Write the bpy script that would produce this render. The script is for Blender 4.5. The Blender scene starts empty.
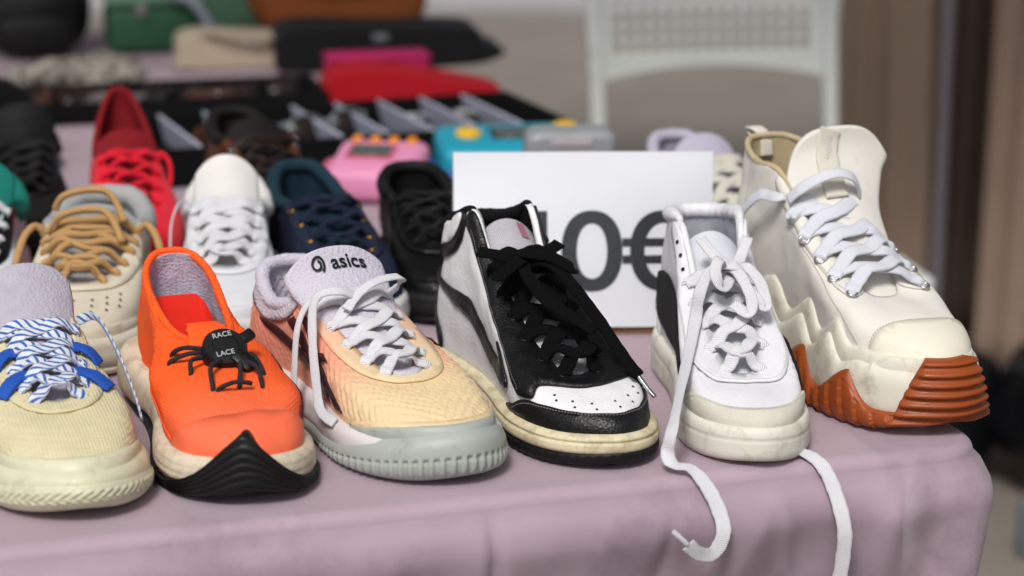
import bpy, bmesh, math, random
import numpy as np
from mathutils import Vector, noise
from mathutils.geometry import delaunay_2d_cdt

random.seed(7)
SC = bpy.context.scene
COL = SC.collection
R = math.radians

# ------------------------------------------------------------------ camera, sky, sun, exposure
cam_d = bpy.data.cameras.new('camera')
cam = bpy.data.objects.new('camera', cam_d)
COL.objects.link(cam)
cam.location = (0.0, 0.0, 1.355)
cam.rotation_euler = (R(90 - 14.5), 0, 0)
cam_d.sensor_width = 36.0
cam_d.lens = 85.0
cam_d.clip_end = 2000.0
cam_d.dof.use_dof = True
cam_d.dof.focus_distance = 1.93
cam_d.dof.aperture_fstop = 3.9
SC.camera = cam

SUN_EL, SUN_AZ = 51.0, -14.0        # high, veiled sun, behind the camera to the left
world = bpy.data.worlds.new('World')
SC.world = world
world.use_nodes = True
wn = world.node_tree
for n in list(wn.nodes):
    wn.nodes.remove(n)
w_out = wn.nodes.new('ShaderNodeOutputWorld')
w_bg = wn.nodes.new('ShaderNodeBackground')
w_sky = wn.nodes.new('ShaderNodeTexSky')
w_sky.sky_type = 'NISHITA'
w_sky.sun_disc = False
w_sky.sun_elevation = R(SUN_EL)
w_sky.sun_rotation = R(180 - SUN_AZ)
w_sky.air_density = 1.0
w_sky.dust_density = 4.0
w_sky.ozone_density = 1.0
w_hsv = wn.nodes.new('ShaderNodeHueSaturation')      # a veiled, nearly white sky
w_hsv.inputs['Saturation'].default_value = 0.38
wn.links.new(w_sky.outputs[0], w_hsv.inputs['Color'])
wn.links.new(w_hsv.outputs[0], w_bg.inputs['Color'])
w_bg.inputs['Strength'].default_value = 0.07
wn.links.new(w_bg.outputs[0], w_out.inputs['Surface'])

sun_d = bpy.data.lights.new('sun', 'SUN')
sun_d.energy = 2.0
sun_d.angle = R(16)
sun_d.color = (1.0, 0.97, 0.93)
sun = bpy.data.objects.new('sun', sun_d)
COL.objects.link(sun)
sdir = Vector((math.sin(R(SUN_AZ)) * math.cos(R(SUN_EL)), -math.cos(R(SUN_AZ)) * math.cos(R(SUN_EL)), math.sin(R(SUN_EL))))
sun.rotation_euler = sdir.to_track_quat('Z', 'Y').to_euler()
sun.location = sdir * 30

vs = SC.view_settings
vs.view_transform = 'Standard'
vs.look = 'None'
vs.gamma = 1.0
vs.use_curve_mapping = False
vs.exposure = 0.34

# ------------------------------------------------------------------ materials
def srgb(h):
    h = h.lstrip('#')
    c = [int(h[k:k + 2], 16) / 255 for k in (0, 2, 4)]
    return tuple((x / 12.92 if x <= 0.04045 else ((x + 0.055) / 1.055) ** 2.4) for x in c)

def mat(name, col, rough=0.6, var=0.12, vscale=35.0, bump=None, dirt=None, grad=None, sheen=0.0, coat=0.0,
        spec=0.3, metal=0.0, sss=0.0, stripe=None, cells=None):
    """Procedural surface. bump = (kind, scale, strength); dirt = (hex, amount, scale); grad = (axis, a, b, hex);
    stripe = (hex, scale, slant) runs along a ribbon's UV; cells = (hex, scale, size) darkens voronoi cells."""
    m = bpy.data.materials.new(name)
    m.use_nodes = True
    nt = m.node_tree
    N, K = nt.nodes, nt.links
    b = N['Principled BSDF']
    tc = N.new('ShaderNodeTexCoord')
    base = N.new('ShaderNodeRGB')
    base.outputs[0].default_value = (*srgb(col), 1)
    cur = base.outputs[0]
    def mixc(fac, c1, c2, mode='MIX'):
        mx = N.new('ShaderNodeMix'); mx.data_type = 'RGBA'; mx.blend_type = mode
        if isinstance(fac, (int, float)):
            mx.inputs[0].default_value = fac
        else:
            K.new(fac, mx.inputs[0])
        for s, c in ((6, c1), (7, c2)):
            if isinstance(c, tuple):
                mx.inputs[s].default_value = (*c, 1)
            else:
                K.new(c, mx.inputs[s])
        return mx.outputs[2]
    def ramp(src, a, b_):
        r = N.new('ShaderNodeMapRange'); r.clamp = True
        K.new(src, r.inputs[0]); r.inputs[1].default_value = a; r.inputs[2].default_value = b_
        return r.outputs[0]
    def nz(scale, detail=4, rgh=0.6):
        n = N.new('ShaderNodeTexNoise'); n.inputs['Scale'].default_value = scale
        n.inputs['Detail'].default_value = detail; n.inputs['Roughness'].default_value = rgh
        K.new(tc.outputs['Object'], n.inputs['Vector'])
        return n.outputs['Fac']
    if grad:
        sep = N.new('ShaderNodeSeparateXYZ'); K.new(tc.outputs['Object'], sep.inputs[0])
        ax = sep.outputs['XYZ'.index(grad[0])]
        mr = N.new('ShaderNodeMapRange'); mr.interpolation_type = 'SMOOTHSTEP'
        K.new(ax, mr.inputs[0]); mr.inputs[1].default_value = grad[1]; mr.inputs[2].default_value = grad[2]
        cur = mixc(mr.outputs[0], cur, srgb(grad[3]))
    if stripe:
        mp = N.new('ShaderNodeMapping'); K.new(tc.outputs['UV'], mp.inputs[0])
        sp = N.new('ShaderNodeSeparateXYZ'); K.new(mp.outputs[0], sp.inputs[0])
        ma = N.new('ShaderNodeMath'); ma.operation = 'MULTIPLY_ADD'
        K.new(sp.outputs[1], ma.inputs[0]); ma.inputs[1].default_value = stripe[2]; K.new(sp.outputs[0], ma.inputs[2])
        mb = N.new('ShaderNodeMath'); mb.operation = 'MULTIPLY'; K.new(ma.outputs[0], mb.inputs[0]); mb.inputs[1].default_value = stripe[1]
        mc = N.new('ShaderNodeMath'); mc.operation = 'SINE'; K.new(mb.outputs[0], mc.inputs[0])
        cur = mixc(ramp(mc.outputs[0], 0.25, 0.55), cur, srgb(stripe[0]))
    if cells:
        v = N.new('ShaderNodeTexVoronoi'); v.inputs['Scale'].default_value = cells[1]
        K.new(tc.outputs['Object'], v.inputs['Vector'])
        cur = mixc(ramp(v.outputs['Distance'], cells[2], cells[2] * 1.5), srgb(cells[0]), cur)
    if var:
        f = ramp(nz(vscale), 0.25, 0.75)
        cur = mixc(f, mixc(1.0, cur, (1 - var,) * 3, 'MULTIPLY'), cur)
    if dirt:
        f = ramp(nz(dirt[2], 6, 0.7), 0.72 - 0.5 * dirt[1], 1.0 - 0.35 * dirt[1])
        cur = mixc(f, cur, srgb(dirt[0]))
    K.new(cur, b.inputs['Base Color'])
    b.inputs['Roughness'].default_value = rough
    if rough < 0.75:
        rr = N.new('ShaderNodeMapRange'); K.new(nz(vscale * 2.3), rr.inputs[0])
        rr.inputs[1].default_value = 0.3; rr.inputs[2].default_value = 0.7
        rr.inputs[3].default_value = max(0.05, rough - 0.1); rr.inputs[4].default_value = min(1, rough + 0.12)
        K.new(rr.outputs[0], b.inputs['Roughness'])
    b.inputs['Metallic'].default_value = metal
    b.inputs['Specular IOR Level'].default_value = spec
    if sheen:
        b.inputs['Sheen Weight'].default_value = sheen
    if coat:
        b.inputs['Coat Weight'].default_value = coat
        b.inputs['Coat Roughness'].default_value = 0.2
    if sss:
        b.inputs['Subsurface Weight'].default_value = sss
        b.inputs['Subsurface Radius'].default_value = (0.004, 0.003, 0.002)
        b.inputs['Subsurface Scale'].default_value = 1.0
    if bump:
        kind, sc, st = bump
        bp = N.new('ShaderNodeBump'); bp.inputs['Strength'].default_value = st
        bp.inputs['Distance'].default_value = 0.0012
        if kind == 'noise':
            h = nz(sc, 5, 0.65)
        elif kind == 'voronoi':
            v = N.new('ShaderNodeTexVoronoi'); v.inputs['Scale'].default_value = sc
            K.new(tc.outputs['Object'], v.inputs['Vector']); h = v.outputs['Distance']
        elif kind in ('weave', 'rib'):
            hs = []
            for k, ax in enumerate(('X', 'Y', 'Z') if kind == 'weave' else ('Y',)):
                w = N.new('ShaderNodeTexWave'); w.wave_type = 'BANDS'; w.bands_direction = ax
                w.inputs['Scale'].default_value = sc; w.inputs['Distortion'].default_value = 1.2
                w.inputs['Detail'].default_value = 1.0
                K.new(tc.outputs['Object'], w.inputs['Vector']); hs.append(w.outputs['Fac'])
            h = hs[0]
            for k in hs[1:]:
                ad = N.new('ShaderNodeMath'); ad.operation = 'ADD'; K.new(h, ad.inputs[0]); K.new(k, ad.inputs[1]); h = ad.outputs[0]
        elif kind == 'leather':
            v = N.new('ShaderNodeTexVoronoi'); v.inputs['Scale'].default_value = sc
            v.inputs['Scale'].default_value = sc * 2.4
            K.new(tc.outputs['Object'], v.inputs['Vector'])
            ad = N.new('ShaderNodeMath'); ad.operation = 'ADD'
            K.new(v.outputs['Distance'], ad.inputs[0]); K.new(nz(sc * 0.25, 5), ad.inputs[1]); h = ad.outputs[0]
        elif kind == 'uvrib':
            w = N.new('ShaderNodeTexWave'); w.wave_type = 'BANDS'; w.bands_direction = 'DIAGONAL'
            w.inputs['Scale'].default_value = sc
            K.new(tc.outputs['UV'], w.inputs['Vector']); h = w.outputs['Fac']
        K.new(h, bp.inputs['Height'])
        K.new(bp.outputs[0], b.inputs['Normal'])
    return m

# ------------------------------------------------------------------ mesh helpers
def link(name, me, parent=None, mats=(), smooth=True):
    o = bpy.data.objects.new(name, me)
    COL.objects.link(o)
    for m in (mats if isinstance(mats, (list, tuple)) else [mats]):
        me.materials.append(m)
    if smooth and len(me.polygons):
        me.polygons.foreach_set('use_smooth', [True] * len(me.polygons))
    if parent is not None:
        o.parent = parent
    return o

def mesh(name, verts, faces, parent=None, mats=(), smooth=True, uvs=None):
    me = bpy.data.meshes.new(name)
    me.from_pydata([tuple(map(float, v)) for v in verts], [], [tuple(map(int, f)) for f in faces])
    if uvs is not None:
        ul = me.uv_layers.new(name='UVMap')
        li = np.zeros(len(me.loops), dtype=np.int32); me.loops.foreach_get('vertex_index', li)
        ul.data.foreach_set('uv', np.asarray(uvs)[li].astype(np.float32).ravel())
    me.update()
    return link(name, me, parent, mats, smooth)

def from_bm(name, bm, parent=None, mats=(), smooth=False):
    me = bpy.data.meshes.new(name)
    bmesh.ops.recalc_face_normals(bm, faces=bm.faces)
    bm.to_mesh(me); bm.free()
    return link(name, me, parent, mats, smooth)

def thing(name, label, cat, loc=(0, 0, 0), rotz=0.0, group=None, rot=None):
    o = bpy.data.objects.new(name, None)
    o.empty_display_size = 0.05
    COL.objects.link(o)
    o.location = loc
    o.rotation_euler = rot if rot else (0, 0, rotz)
    tag(o, label, cat, group)
    return o

def tag(o, label=None, cat=None, group=None, kind=None):
    for k, v in (('label', label), ('category', cat), ('group', group), ('kind', kind)):
        if v:
            o[k] = v
    return o

def solidify(o, t, offset=-1.0, mo=0, rim=0):
    m = o.modifiers.new('thickness', 'SOLIDIFY')
    m.thickness = t; m.offset = offset; m.material_offset = mo; m.material_offset_rim = rim
    m.use_even_offset = False
    return o

def bevel(o, w, seg=2, ang=35):
    m = o.modifiers.new('bevel', 'BEVEL'); m.width = w; m.segments = seg; m.limit_method = 'ANGLE'; m.angle_limit = R(ang)
    m.harden_normals = False
    return o

def subsurf(o, n=1):
    m = o.modifiers.new('smooth', 'SUBSURF'); m.levels = n; m.render_levels = n
    return o

def box(name, size, loc=(0, 0, 0), parent=None, mats=(), bev=0.0, seg=3, rot=(0, 0, 0), smooth=True):
    bm = bmesh.new()
    bmesh.ops.create_cube(bm, size=1.0)
    for v in bm.verts:
        v.co = Vector((v.co.x * size[0], v.co.y * size[1], v.co.z * size[2]))
    if bev:
        bmesh.ops.bevel(bm, geom=list(bm.edges), offset=bev, segments=seg, affect='EDGES', profile=0.5)
    o = from_bm(name, bm, parent, mats, smooth)
    o.location = loc; o.rotation_euler = rot
    if smooth:
        shade_auto(o)
    return o

def shade_auto(o, ang=40):
    me = o.data
    me.update()
    bm = bmesh.new(); bm.from_mesh(me)
    for e in bm.edges:
        e.smooth = not (len(e.link_faces) == 2 and e.calc_face_angle(0) > R(ang))
    for f in bm.faces:
        f.smooth = True
    bm.to_mesh(me); bm.free()
    return o

def lathe(name, prof, n=24, parent=None, mats=(), loc=(0, 0, 0), rot=(0, 0, 0), smooth=True):
    vs, fs = [], []
    for r, z in prof:
        for k in range(n):
            a = 2 * math.pi * k / n
            vs.append((r * math.cos(a), r * math.sin(a), z))
    for j in range(len(prof) - 1):
        for k in range(n):
            fs.append((j * n + k, j * n + (k + 1) % n, (j + 1) * n + (k + 1) % n, (j + 1) * n + k))
    fs.append(tuple(range(n - 1, -1, -1))); fs.append(tuple((len(prof) - 1) * n + k for k in range(n)))
    o = mesh(name, vs, fs, parent, mats, smooth)
    o.location = loc; o.rotation_euler = rot
    return shade_auto(o)

def cr(keys, x, periodic):
    """Uniform Catmull-Rom through keys at x (in key units)."""
    keys = np.asarray(keys, float)
    x = np.atleast_1d(np.asarray(x, float))
    n = len(keys)
    if not periodic:
        x = np.clip(x, 0, n - 1)
    k = np.floor(x).astype(int)
    if not periodic:
        k = np.minimum(k, n - 2)
    f = x - k
    def g(j):
        return keys[j % n] if periodic else (keys[np.clip(j, 0, n - 1)])
    p0, p1, p2, p3 = g(k - 1), g(k), g(k + 1), g(k + 2)
    if keys.ndim > 1:
        f = f[:, None]
    return 0.5 * (2 * p1 + (p2 - p0) * f + (2 * p0 - 5 * p1 + 4 * p2 - p3) * f ** 2 + (3 * p1 - p0 - 3 * p2 + p3) * f ** 3)

def mirror11(v):
    """11 values heel..toe -> 20 values round the shoe."""
    v = list(v)
    return np.array(v + v[-2:0:-1], float)

def ribbon(name, pts, w, t, m, parent=None, up=(0, 0, 1), ups=None, step=6, closed=False, taper=None, nsec=12, p=4.5):
    """Flat lace / strap / cord swept along a smooth path; UV.x runs in metres along it."""
    pts = np.asarray(pts, float)
    n = (len(pts) - 1) * step + 1 if not closed else len(pts) * step
    xs = np.linspace(0, len(pts) - (0 if closed else 1), n, endpoint=not closed)
    P = cr(pts, xs, closed)
    T = np.gradient(P, axis=0)
    T /= np.linalg.norm(T, axis=1)[:, None] + 1e-9
    U = cr(np.asarray(ups, float), xs, closed) if ups is not None else np.tile(np.asarray(up, float), (n, 1))
    S = np.cross(T, U); ln = np.linalg.norm(S, axis=1)
    for k in range(n):
        if ln[k] < 0.15:
            S[k] = S[k - 1] if k else np.array([1.0, 0, 0])
    S /= np.linalg.norm(S, axis=1)[:, None]
    for k in range(1, n):
        if np.dot(S[k], S[k - 1]) < 0:
            S[k] = -S[k]
    for _ in range(2):
        S[1:-1] = (S[:-2] + 2 * S[1:-1] + S[2:]) / 4
    U = np.cross(S, T)
    an = np.linspace(0, 2 * np.pi, nsec, endpoint=False)
    ca = np.sign(np.cos(an)) * np.abs(np.cos(an)) ** (2 / p); sa = np.sign(np.sin(an)) * np.abs(np.sin(an)) ** (2 / p)
    d = np.concatenate([[0], np.cumsum(np.linalg.norm(np.diff(P, axis=0), axis=1))])
    V, uv = [], []
    for k in range(n):
        tw = (taper(k / (n - 1)) if taper else 1.0) * (1 + .07 * math.sin(k * 1.7 + len(pts)) * math.sin(k * .61))
        V.append(P[k] + np.outer(ca, S[k]) * w / 2 * tw + np.outer(sa, U[k]) * t / 2 * tw)
        uv += [(d[k], a / (2 * np.pi) * 2 * (w + t)) for a in an]
    V = np.concatenate(V)
    F = []
    for k in range(n if closed else n - 1):
        k2 = (k + 1) % n
        for j in range(nsec):
            j2 = (j + 1) % nsec
            F.append((k * nsec + j, k * nsec + j2, k2 * nsec + j2, k2 * nsec + j))
    if not closed:
        F.append(tuple(range(nsec - 1, -1, -1))); F.append(tuple((n - 1) * nsec + j for j in range(nsec)))
    return mesh(name, V, F, parent, m, True, uv)

def text_mesh(s, size, ext=0.0, offset=0.0, spacing=1.0):
    cu = bpy.data.curves.new('lettering', 'FONT')
    cu.body = s; cu.size = size; cu.extrude = ext; cu.offset = offset; cu.space_character = spacing
    cu.align_x = 'CENTER'; cu.align_y = 'CENTER'; cu.resolution_u = 6
    o = bpy.data.objects.new('lettering', cu)
    COL.objects.link(o)
    dg = bpy.context.evaluated_depsgraph_get(); dg.update()
    me = bpy.data.meshes.new_from_object(o.evaluated_get(dg))
    bpy.data.objects.remove(o); bpy.data.curves.remove(cu)
    me.materials.clear()
    return me

def fill_poly(poly, h):
    """Triangulate a 2-D polygon with interior points every h -> (verts2d, faces)."""
    poly = np.asarray(poly, float)
    out = []
    n = len(poly)
    for k in range(n):
        a, b = poly[k], poly[(k + 1) % n]
        m = max(1, int(math.ceil(np.linalg.norm(b - a) / h)))
        for j in range(m):
            out.append(a + (b - a) * j / m)
    out = np.array(out); nb = len(out)
    lo, hi = out.min(0), out.max(0)
    gx, gy = np.meshgrid(np.arange(lo[0] + h / 2, hi[0], h), np.arange(lo[1] + h / 2, hi[1], h))
    G = np.stack([gx.ravel(), gy.ravel()], 1)
    ins = np.zeros(len(G), bool)
    mind = np.full(len(G), 1e9)
    for k in range(nb):
        a, b = out[k], out[(k + 1) % nb]
        c = ((a[1] > G[:, 1]) != (b[1] > G[:, 1]))
        with np.errstate(divide='ignore', invalid='ignore'):
            xi = (b[0] - a[0]) * (G[:, 1] - a[1]) / (b[1] - a[1] + 1e-12) + a[0]
        ins ^= c & (G[:, 0] < xi)
        mind = np.minimum(mind, np.hypot(G[:, 0] - a[0], G[:, 1] - a[1]))
    G = G[ins & (mind > h * 0.45)]
    allp = [Vector(p) for p in np.concatenate([out, G])]
    edges = [(k, (k + 1) % nb) for k in range(nb)]
    r = delaunay_2d_cdt(allp, edges, [list(range(nb))], 1, 1e-7)
    return np.array([tuple(v) for v in r[0]]), [tuple(f) for f in r[2]]

def smooth_poly(poly, n=6):
    poly = np.asarray(poly, float)
    return cr(poly, np.linspace(0, len(poly), len(poly) * n, endpoint=False), True)
# ------------------------------------------------------------------ shoe builder
OUT = [(0, 0), (.082, .010), (.122, .065), (.126, .18), (.122, .33), (.136, .48), (.163, .62), (.176, .74), (.156, .86), (.098, .950),
       (.005, 1.0), (-.082, .968), (-.142, .880), (-.168, .77), (-.158, .64), (-.124, .49), (-.106, .33), (-.116, .18), (-.116, .065), (-.080, .010)]

class Shoe:
    """Upper spanned between the sole edge B(i) and the topline rim R(i); i runs 0 (heel) .. 10 (toe) .. 20 round the
    shoe, v runs 0 (sole) .. 1 (rim). Local +Y is the toe, +Z up, +X the side seen on the left from in front."""
    def __init__(s, name, label, toe, yaw, L=.29, wide=1.0, flip=1, rim=None, hb=None, k1=None, k2=None, b1=None, dz=None,
                 wr=.0007, wscale=28.0, seed=0, rimasym=None, tilt=(0, 0), z0=.7525, inset=.003, zoff=0.0, scale=1.04):
        d = np.array([math.sin(R(yaw)), -math.cos(R(yaw))])
        loc = np.array(toe) - d * L * scale
        s.o = thing(name, label, 'shoe', (loc[0], loc[1], z0 + zoff), 0)
        s.o.rotation_euler = (R(tilt[0]), R(tilt[1]), math.pi + R(yaw))
        s.L = L
        s.o.scale = (scale,) * 3
        s.out = np.array([(x * L * wide * flip, y * L) for x, y in OUT])
        if flip < 0:
            s.out = np.concatenate([s.out[:1], s.out[:0:-1]]) * 1.0
        r = mirror11([k[0] for k in rim]); r[11:] *= -1
        s.rim = np.stack([r, mirror11([k[1] for k in rim]), mirror11([k[2] for k in rim])], 1)
        if rimasym:
            for k, dv in rimasym.items():
                s.rim[k] += np.array(dv)
        s.hb = mirror11(hb if hb else [.03] * 11)
        s.k1 = mirror11(k1 if k1 else [.45, .45, .45, .48, .5, .5, .48, .46, .48, .52, .54])
        s.k2 = mirror11(k2 if k2 else [.3, .3, .3, .30, .34, .36, .38, .42, .48, .52, .54])
        s.b1 = mirror11(b1 if b1 else [.007, .007, .006, .005, .004, .003, .003, .003, .003, .003, .003])
        s.dz = mirror11(dz if dz else [-.2, -.2, -.2, -.2, -.2, -.18, -.16, -.14, -.12, -.10, -.10])
        s.wr, s.ws, s.seed, s.inset = wr, wscale, seed, inset
    def O(s, i):
        return cr(s.out, i, True)
    def ON(s, i):
        i = np.atleast_1d(np.asarray(i, float))
        t = s.O(i + .12) - s.O(i - .12)
        n = np.stack([t[:, 1], -t[:, 0]], 1)
        n /= np.linalg.norm(n, axis=1)[:, None]
        c = s.O(i) - np.array([0, s.L * .5])
        sg = np.sign((n * c).sum(1)); sg[sg == 0] = 1
        return n * sg[:, None]
    def S(s, i, v, wr=True):
        i = np.atleast_1d(np.asarray(i, float)); v = np.broadcast_to(np.asarray(v, float), i.shape).copy()
        n = s.ON(i)
        b2 = s.O(i) - n * s.inset
        B = np.concatenate([b2, cr(s.hb, i, True)[:, None]], 1)
        Rm = cr(s.rim, i, True)
        D = np.linalg.norm(B[:, :2] - Rm[:, :2], axis=1)
        H = Rm[:, 2] - B[:, 2]
        P1 = B.copy(); P1[:, :2] += n * cr(s.b1, i, True)[:, None]; P1[:, 2] += H * cr(s.k1, i, True)
        P2 = Rm.copy(); P2[:, :2] += n * (D * cr(s.k2, i, True))[:, None]; P2[:, 2] += H * cr(s.dz, i, True)
        v = v[:, None]
        p = B * (1 - v) ** 3 + 3 * P1 * v * (1 - v) ** 2 + 3 * P2 * v ** 2 * (1 - v) + Rm * v ** 3
        if wr and s.wr:
            for k in range(len(p)):
                q = Vector(p[k]) * s.ws + Vector((s.seed * 7.3, s.seed * 3.1, 0))
                p[k] += np.array(noise.noise_vector(q)) * s.wr * 1.5 + np.array(noise.noise_vector(q * 2.7)) * s.wr * .6
        return p
    def N(s, i, v):
        i = np.atleast_1d(np.asarray(i, float)); v = np.broadcast_to(np.asarray(v, float), i.shape)
        e = 2e-2
        du = s.S(i + e, v, False) - s.S(i - e, v, False); dv = s.S(i, np.minimum(v + e, 1), False) - s.S(i, np.maximum(v - e, 0), False)
        n = np.cross(du, dv); n /= np.linalg.norm(n, axis=1)[:, None] + 1e-12
        m = s.S(i, v, False) - np.array([0, s.L * .45, .035])
        sg = np.sign((n * m).sum(1)); sg[sg == 0] = 1
        return n * sg[:, None]
    def loc(s, w):
        """World point -> shoe coordinates."""
        v = Vector(w) - s.o.location
        a = -s.o.rotation_euler.z
        k = 1 / s.o.scale[0]
        return np.array([(v.x * math.cos(a) - v.y * math.sin(a)) * k, (v.x * math.sin(a) + v.y * math.cos(a)) * k, v.z * k])
    def at(s, i, v, off=0.0):
        return (s.S([i], [v]) + s.N([i], [v]) * off)[0]
    def upper(s, m, lining, nu=150, nv=20, thick=.004, name='upper', disp=None):
        I = np.linspace(0, 20, nu, endpoint=False); Vv = np.linspace(0, 1, nv)
        ii = np.repeat(I, nv); vv = np.tile(Vv, nu)
        P = s.S(ii, vv)
        if disp is not None:
            P = P + s.N(ii, vv) * disp(ii, vv, P)[:, None]
        F = []
        for a in range(nu):
            b = (a + 1) % nu
            for j in range(nv - 1):
                F.append((a * nv + j, b * nv + j, b * nv + j + 1, a * nv + j + 1))
        o = mesh(name, P, F, s.o, [m, lining])
        bm = bmesh.new(); bm.from_mesh(o.data)
        bmesh.ops.recalc_face_normals(bm, faces=bm.faces)
        # make sure the faces look outward
        f = max(bm.faces, key=lambda q: q.calc_center_median().y)
        if f.normal.y < 0:
            bmesh.ops.reverse_faces(bm, faces=bm.faces)
        bm.to_mesh(o.data); bm.free()
        solidify(o, thick, -1.0, 1, 0)
        s.up = o
        return o
    def insole(s, m, dz=.004, name='insole', heel_dz=None, cut=.55):
        I = np.linspace(0, 20, 60, endpoint=False)
        b = s.O(I) - s.ON(I) * (s.inset + .005 + (.006 if heel_dz else 0))
        dzz = np.full(60, dz)
        if heel_dz:
            dzz = dz + (heel_dz - dz) * np.clip((cut - b[:, 1] / s.L) / .12, 0, 1)
        P = np.concatenate([b, (cr(s.hb, I, True) + dzz)[:, None]], 1)
        c = np.array([[0, s.L * .5, s.hb[5] + dz]])
        return mesh(name, np.concatenate([P, c]), [(k, (k + 1) % 60, 60) for k in range(60)], s.o, m)
    def over(s, name, poly, m, off=.0006, thick=.0016, smooth=True, h=.006, parent=None, label=None, disp=None):
        """A panel, guard or stripe lying on the upper; poly in (i, v)."""
        q = smooth_poly(poly) if smooth else np.asarray(poly, float)
        q = q * np.array([.03, .08])
        V, F = fill_poly(q, h)
        ii, vv = V[:, 0] / .03, np.clip(V[:, 1] / .08, 0, 1)
        n = s.N(ii, vv)
        P = s.S(ii, vv) + n * (off + thick)
        if disp is not None:
            P = P + n * disp(ii, vv, P)[:, None]
        o = mesh(name, P, F, parent or s.o, m)
        if len(o.data.polygons):
            f = o.data.polygons[len(o.data.polygons) // 2]
            if np.dot(np.array(f.normal), n[f.vertices[0]]) < 0:
                o.data.flip_normals()
        solidify(o, thick, -1.0)
        if label:
            o['label'] = label
        return o
    def seam(s, name, pts, m, w=.0022, t=.0014, off=.0012, n=10, closed=False):
        """Stitched seam, piping or cord lying on the upper along (i, v) points."""
        pts = np.asarray(pts, float)
        q = cr(pts, np.linspace(0, len(pts) - (0 if closed else 1), (len(pts) - 1) * n + 1, endpoint=not closed), closed)
        nn = s.N(q[:, 0], np.clip(q[:, 1], 0, 1))
        P = s.S(q[:, 0], np.clip(q[:, 1], 0, 1)) + nn * off
        return ribbon(name, P, w, t, m, s.o, ups=nn, step=2, closed=closed)
    def stitch(s, pts, m, gap=.0026, ln=.0017, w=.0007, off=.0022, name='stitching'):
        """A row of single stitches along (i, v) points."""
        pts = np.asarray(pts, float)
        q = cr(pts, np.linspace(0, len(pts) - 1, len(pts) * 24), False)
        vv = np.clip(q[:, 1], 0, 1)
        P = s.S(q[:, 0], vv); Nn = s.N(q[:, 0], vv)
        d = np.concatenate([[0], np.cumsum(np.linalg.norm(np.diff(P, axis=0), axis=1))])
        V, F = [], []
        for a in np.arange(0, d[-1] - ln, gap):
            pa = np.array([np.interp(a, d, P[:, k]) for k in range(3)]); pb = np.array([np.interp(a + ln, d, P[:, k]) for k in range(3)])
            n = Nn[min(len(Nn) - 1, int(np.searchsorted(d, a)))]
            t = pb - pa; t /= np.linalg.norm(t) + 1e-9; x = np.cross(t, n) * w / 2
            k0 = len(V)
            for p, h in ((pa, 0), ((pa + pb) / 2, w * .8), (pb, 0)):
                V += [p - x + n * (off + h * .4), p + n * (off + h), p + x + n * (off + h * .4)]
            for r_ in range(2):
                for c_ in range(2):
                    b = k0 + r_ * 3 + c_
                    F.append((b, b + 1, b + 4, b + 3))
        o = mesh(name, V, F, s.o, m); o['kind'] = 'stuff'
        return o
    def collar(s, m, i0=-5.0, i1=5.0, rad=.006, name='collar', drop=.0, n=40, flat=1.0):
        I = np.linspace(i0, i1, n)
        P = cr(s.rim, I, True); P[:, 2] -= drop
        P += s.N(I, np.full(n, .97)) * -.002
        tp = lambda q: min(1, .35 + 6 * q, .35 + 6 * (1 - q))
        return ribbon(name, P, rad * 2 * flat, rad * 2, m, s.o, up=(0, 0, 1), step=2, taper=tp, nsec=12, p=2)
    def sole(s, name, m, ztop, zbot, otop=.004, obot=.004, bulge=.0, rnd=.0025, nu=240, nz=9, disp=None, parent=None, i0=None, i1=None):
        f = lambda a, I: (a(I) if callable(a) else (cr(mirror11(a), I, True) if isinstance(a, (list, tuple)) and len(a) == 11 else
                          (cr(a, I, True) if isinstance(a, (list, tuple, np.ndarray)) else np.full(len(I), float(a)))))
        I = np.linspace(0, 20, nu, endpoint=False)
        zt, zb, ot, ob = f(ztop, I), f(zbot, I), f(otop, I), f(obot, I)
        o2, n2 = s.O(I), s.ON(I)
        rows = []
        for j in range(nz):
            q = j / (nz - 1)
            out = ob + (ot - ob) * q + bulge * 4 * q * (1 - q) - rnd * abs(2 * q - 1) ** 5
            if disp is not None:
                out = out + disp(I, q)
            rows.append(np.concatenate([o2 + n2 * out[:, None], (zb + (zt - zb) * q)[:, None]], 1))
        # inner top ring and caps
        rows.append(np.concatenate([o2 - n2 * .010, zt[:, None] - .0005], 1))
        rows.insert(0, np.concatenate([o2 - n2 * .010, zb[:, None] + .0002], 1))
        V = np.concatenate(rows)
        F = []
        for j in range(len(rows) - 1):
            for k in range(nu):
                k2 = (k + 1) % nu
                F.append((j * nu + k, j * nu + k2, (j + 1) * nu + k2, (j + 1) * nu + k))
        c0 = len(V)
        V = np.concatenate([V, [[0, s.L * .5, float(zb.mean())], [0, s.L * .5, float(np.median(zt)) - .002]]])
        last = (len(rows) - 1) * nu
        for k in range(nu):
            k2 = (k + 1) % nu
            F.append((k2, k, c0)); F.append((last + k, last + k2, c0 + 1))
        o = mesh(name, V, F, parent or s.o, m)
        bm = bmesh.new(); bm.from_mesh(o.data); bmesh.ops.recalc_face_normals(bm, faces=bm.faces); bm.to_mesh(o.data); bm.free()
        return o
    def tongue(s, rows, m, thick=.006, name='tongue', lean=0.0, roundtop=.35):
        """rows: (y, z, half width, crown drop) from the throat up to the tip."""
        rows = np.asarray(rows, float)
        s.trows = rows
        nb, na = 26, 15
        P = []
        for b in np.linspace(0, 1, nb):
            for a in np.linspace(-1, 1, na):
                P.append(s.T(a, b, lean, roundtop))
        F = [(j * na + k, j * na + k + 1, (j + 1) * na + k + 1, (j + 1) * na + k) for j in range(nb - 1) for k in range(na - 1)]
        o = mesh(name, P, F, s.o, m)
        f = o.data.polygons[len(F) // 2]
        if f.normal.y < 0 and f.normal.z < 0.3:
            o.data.flip_normals()
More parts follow.
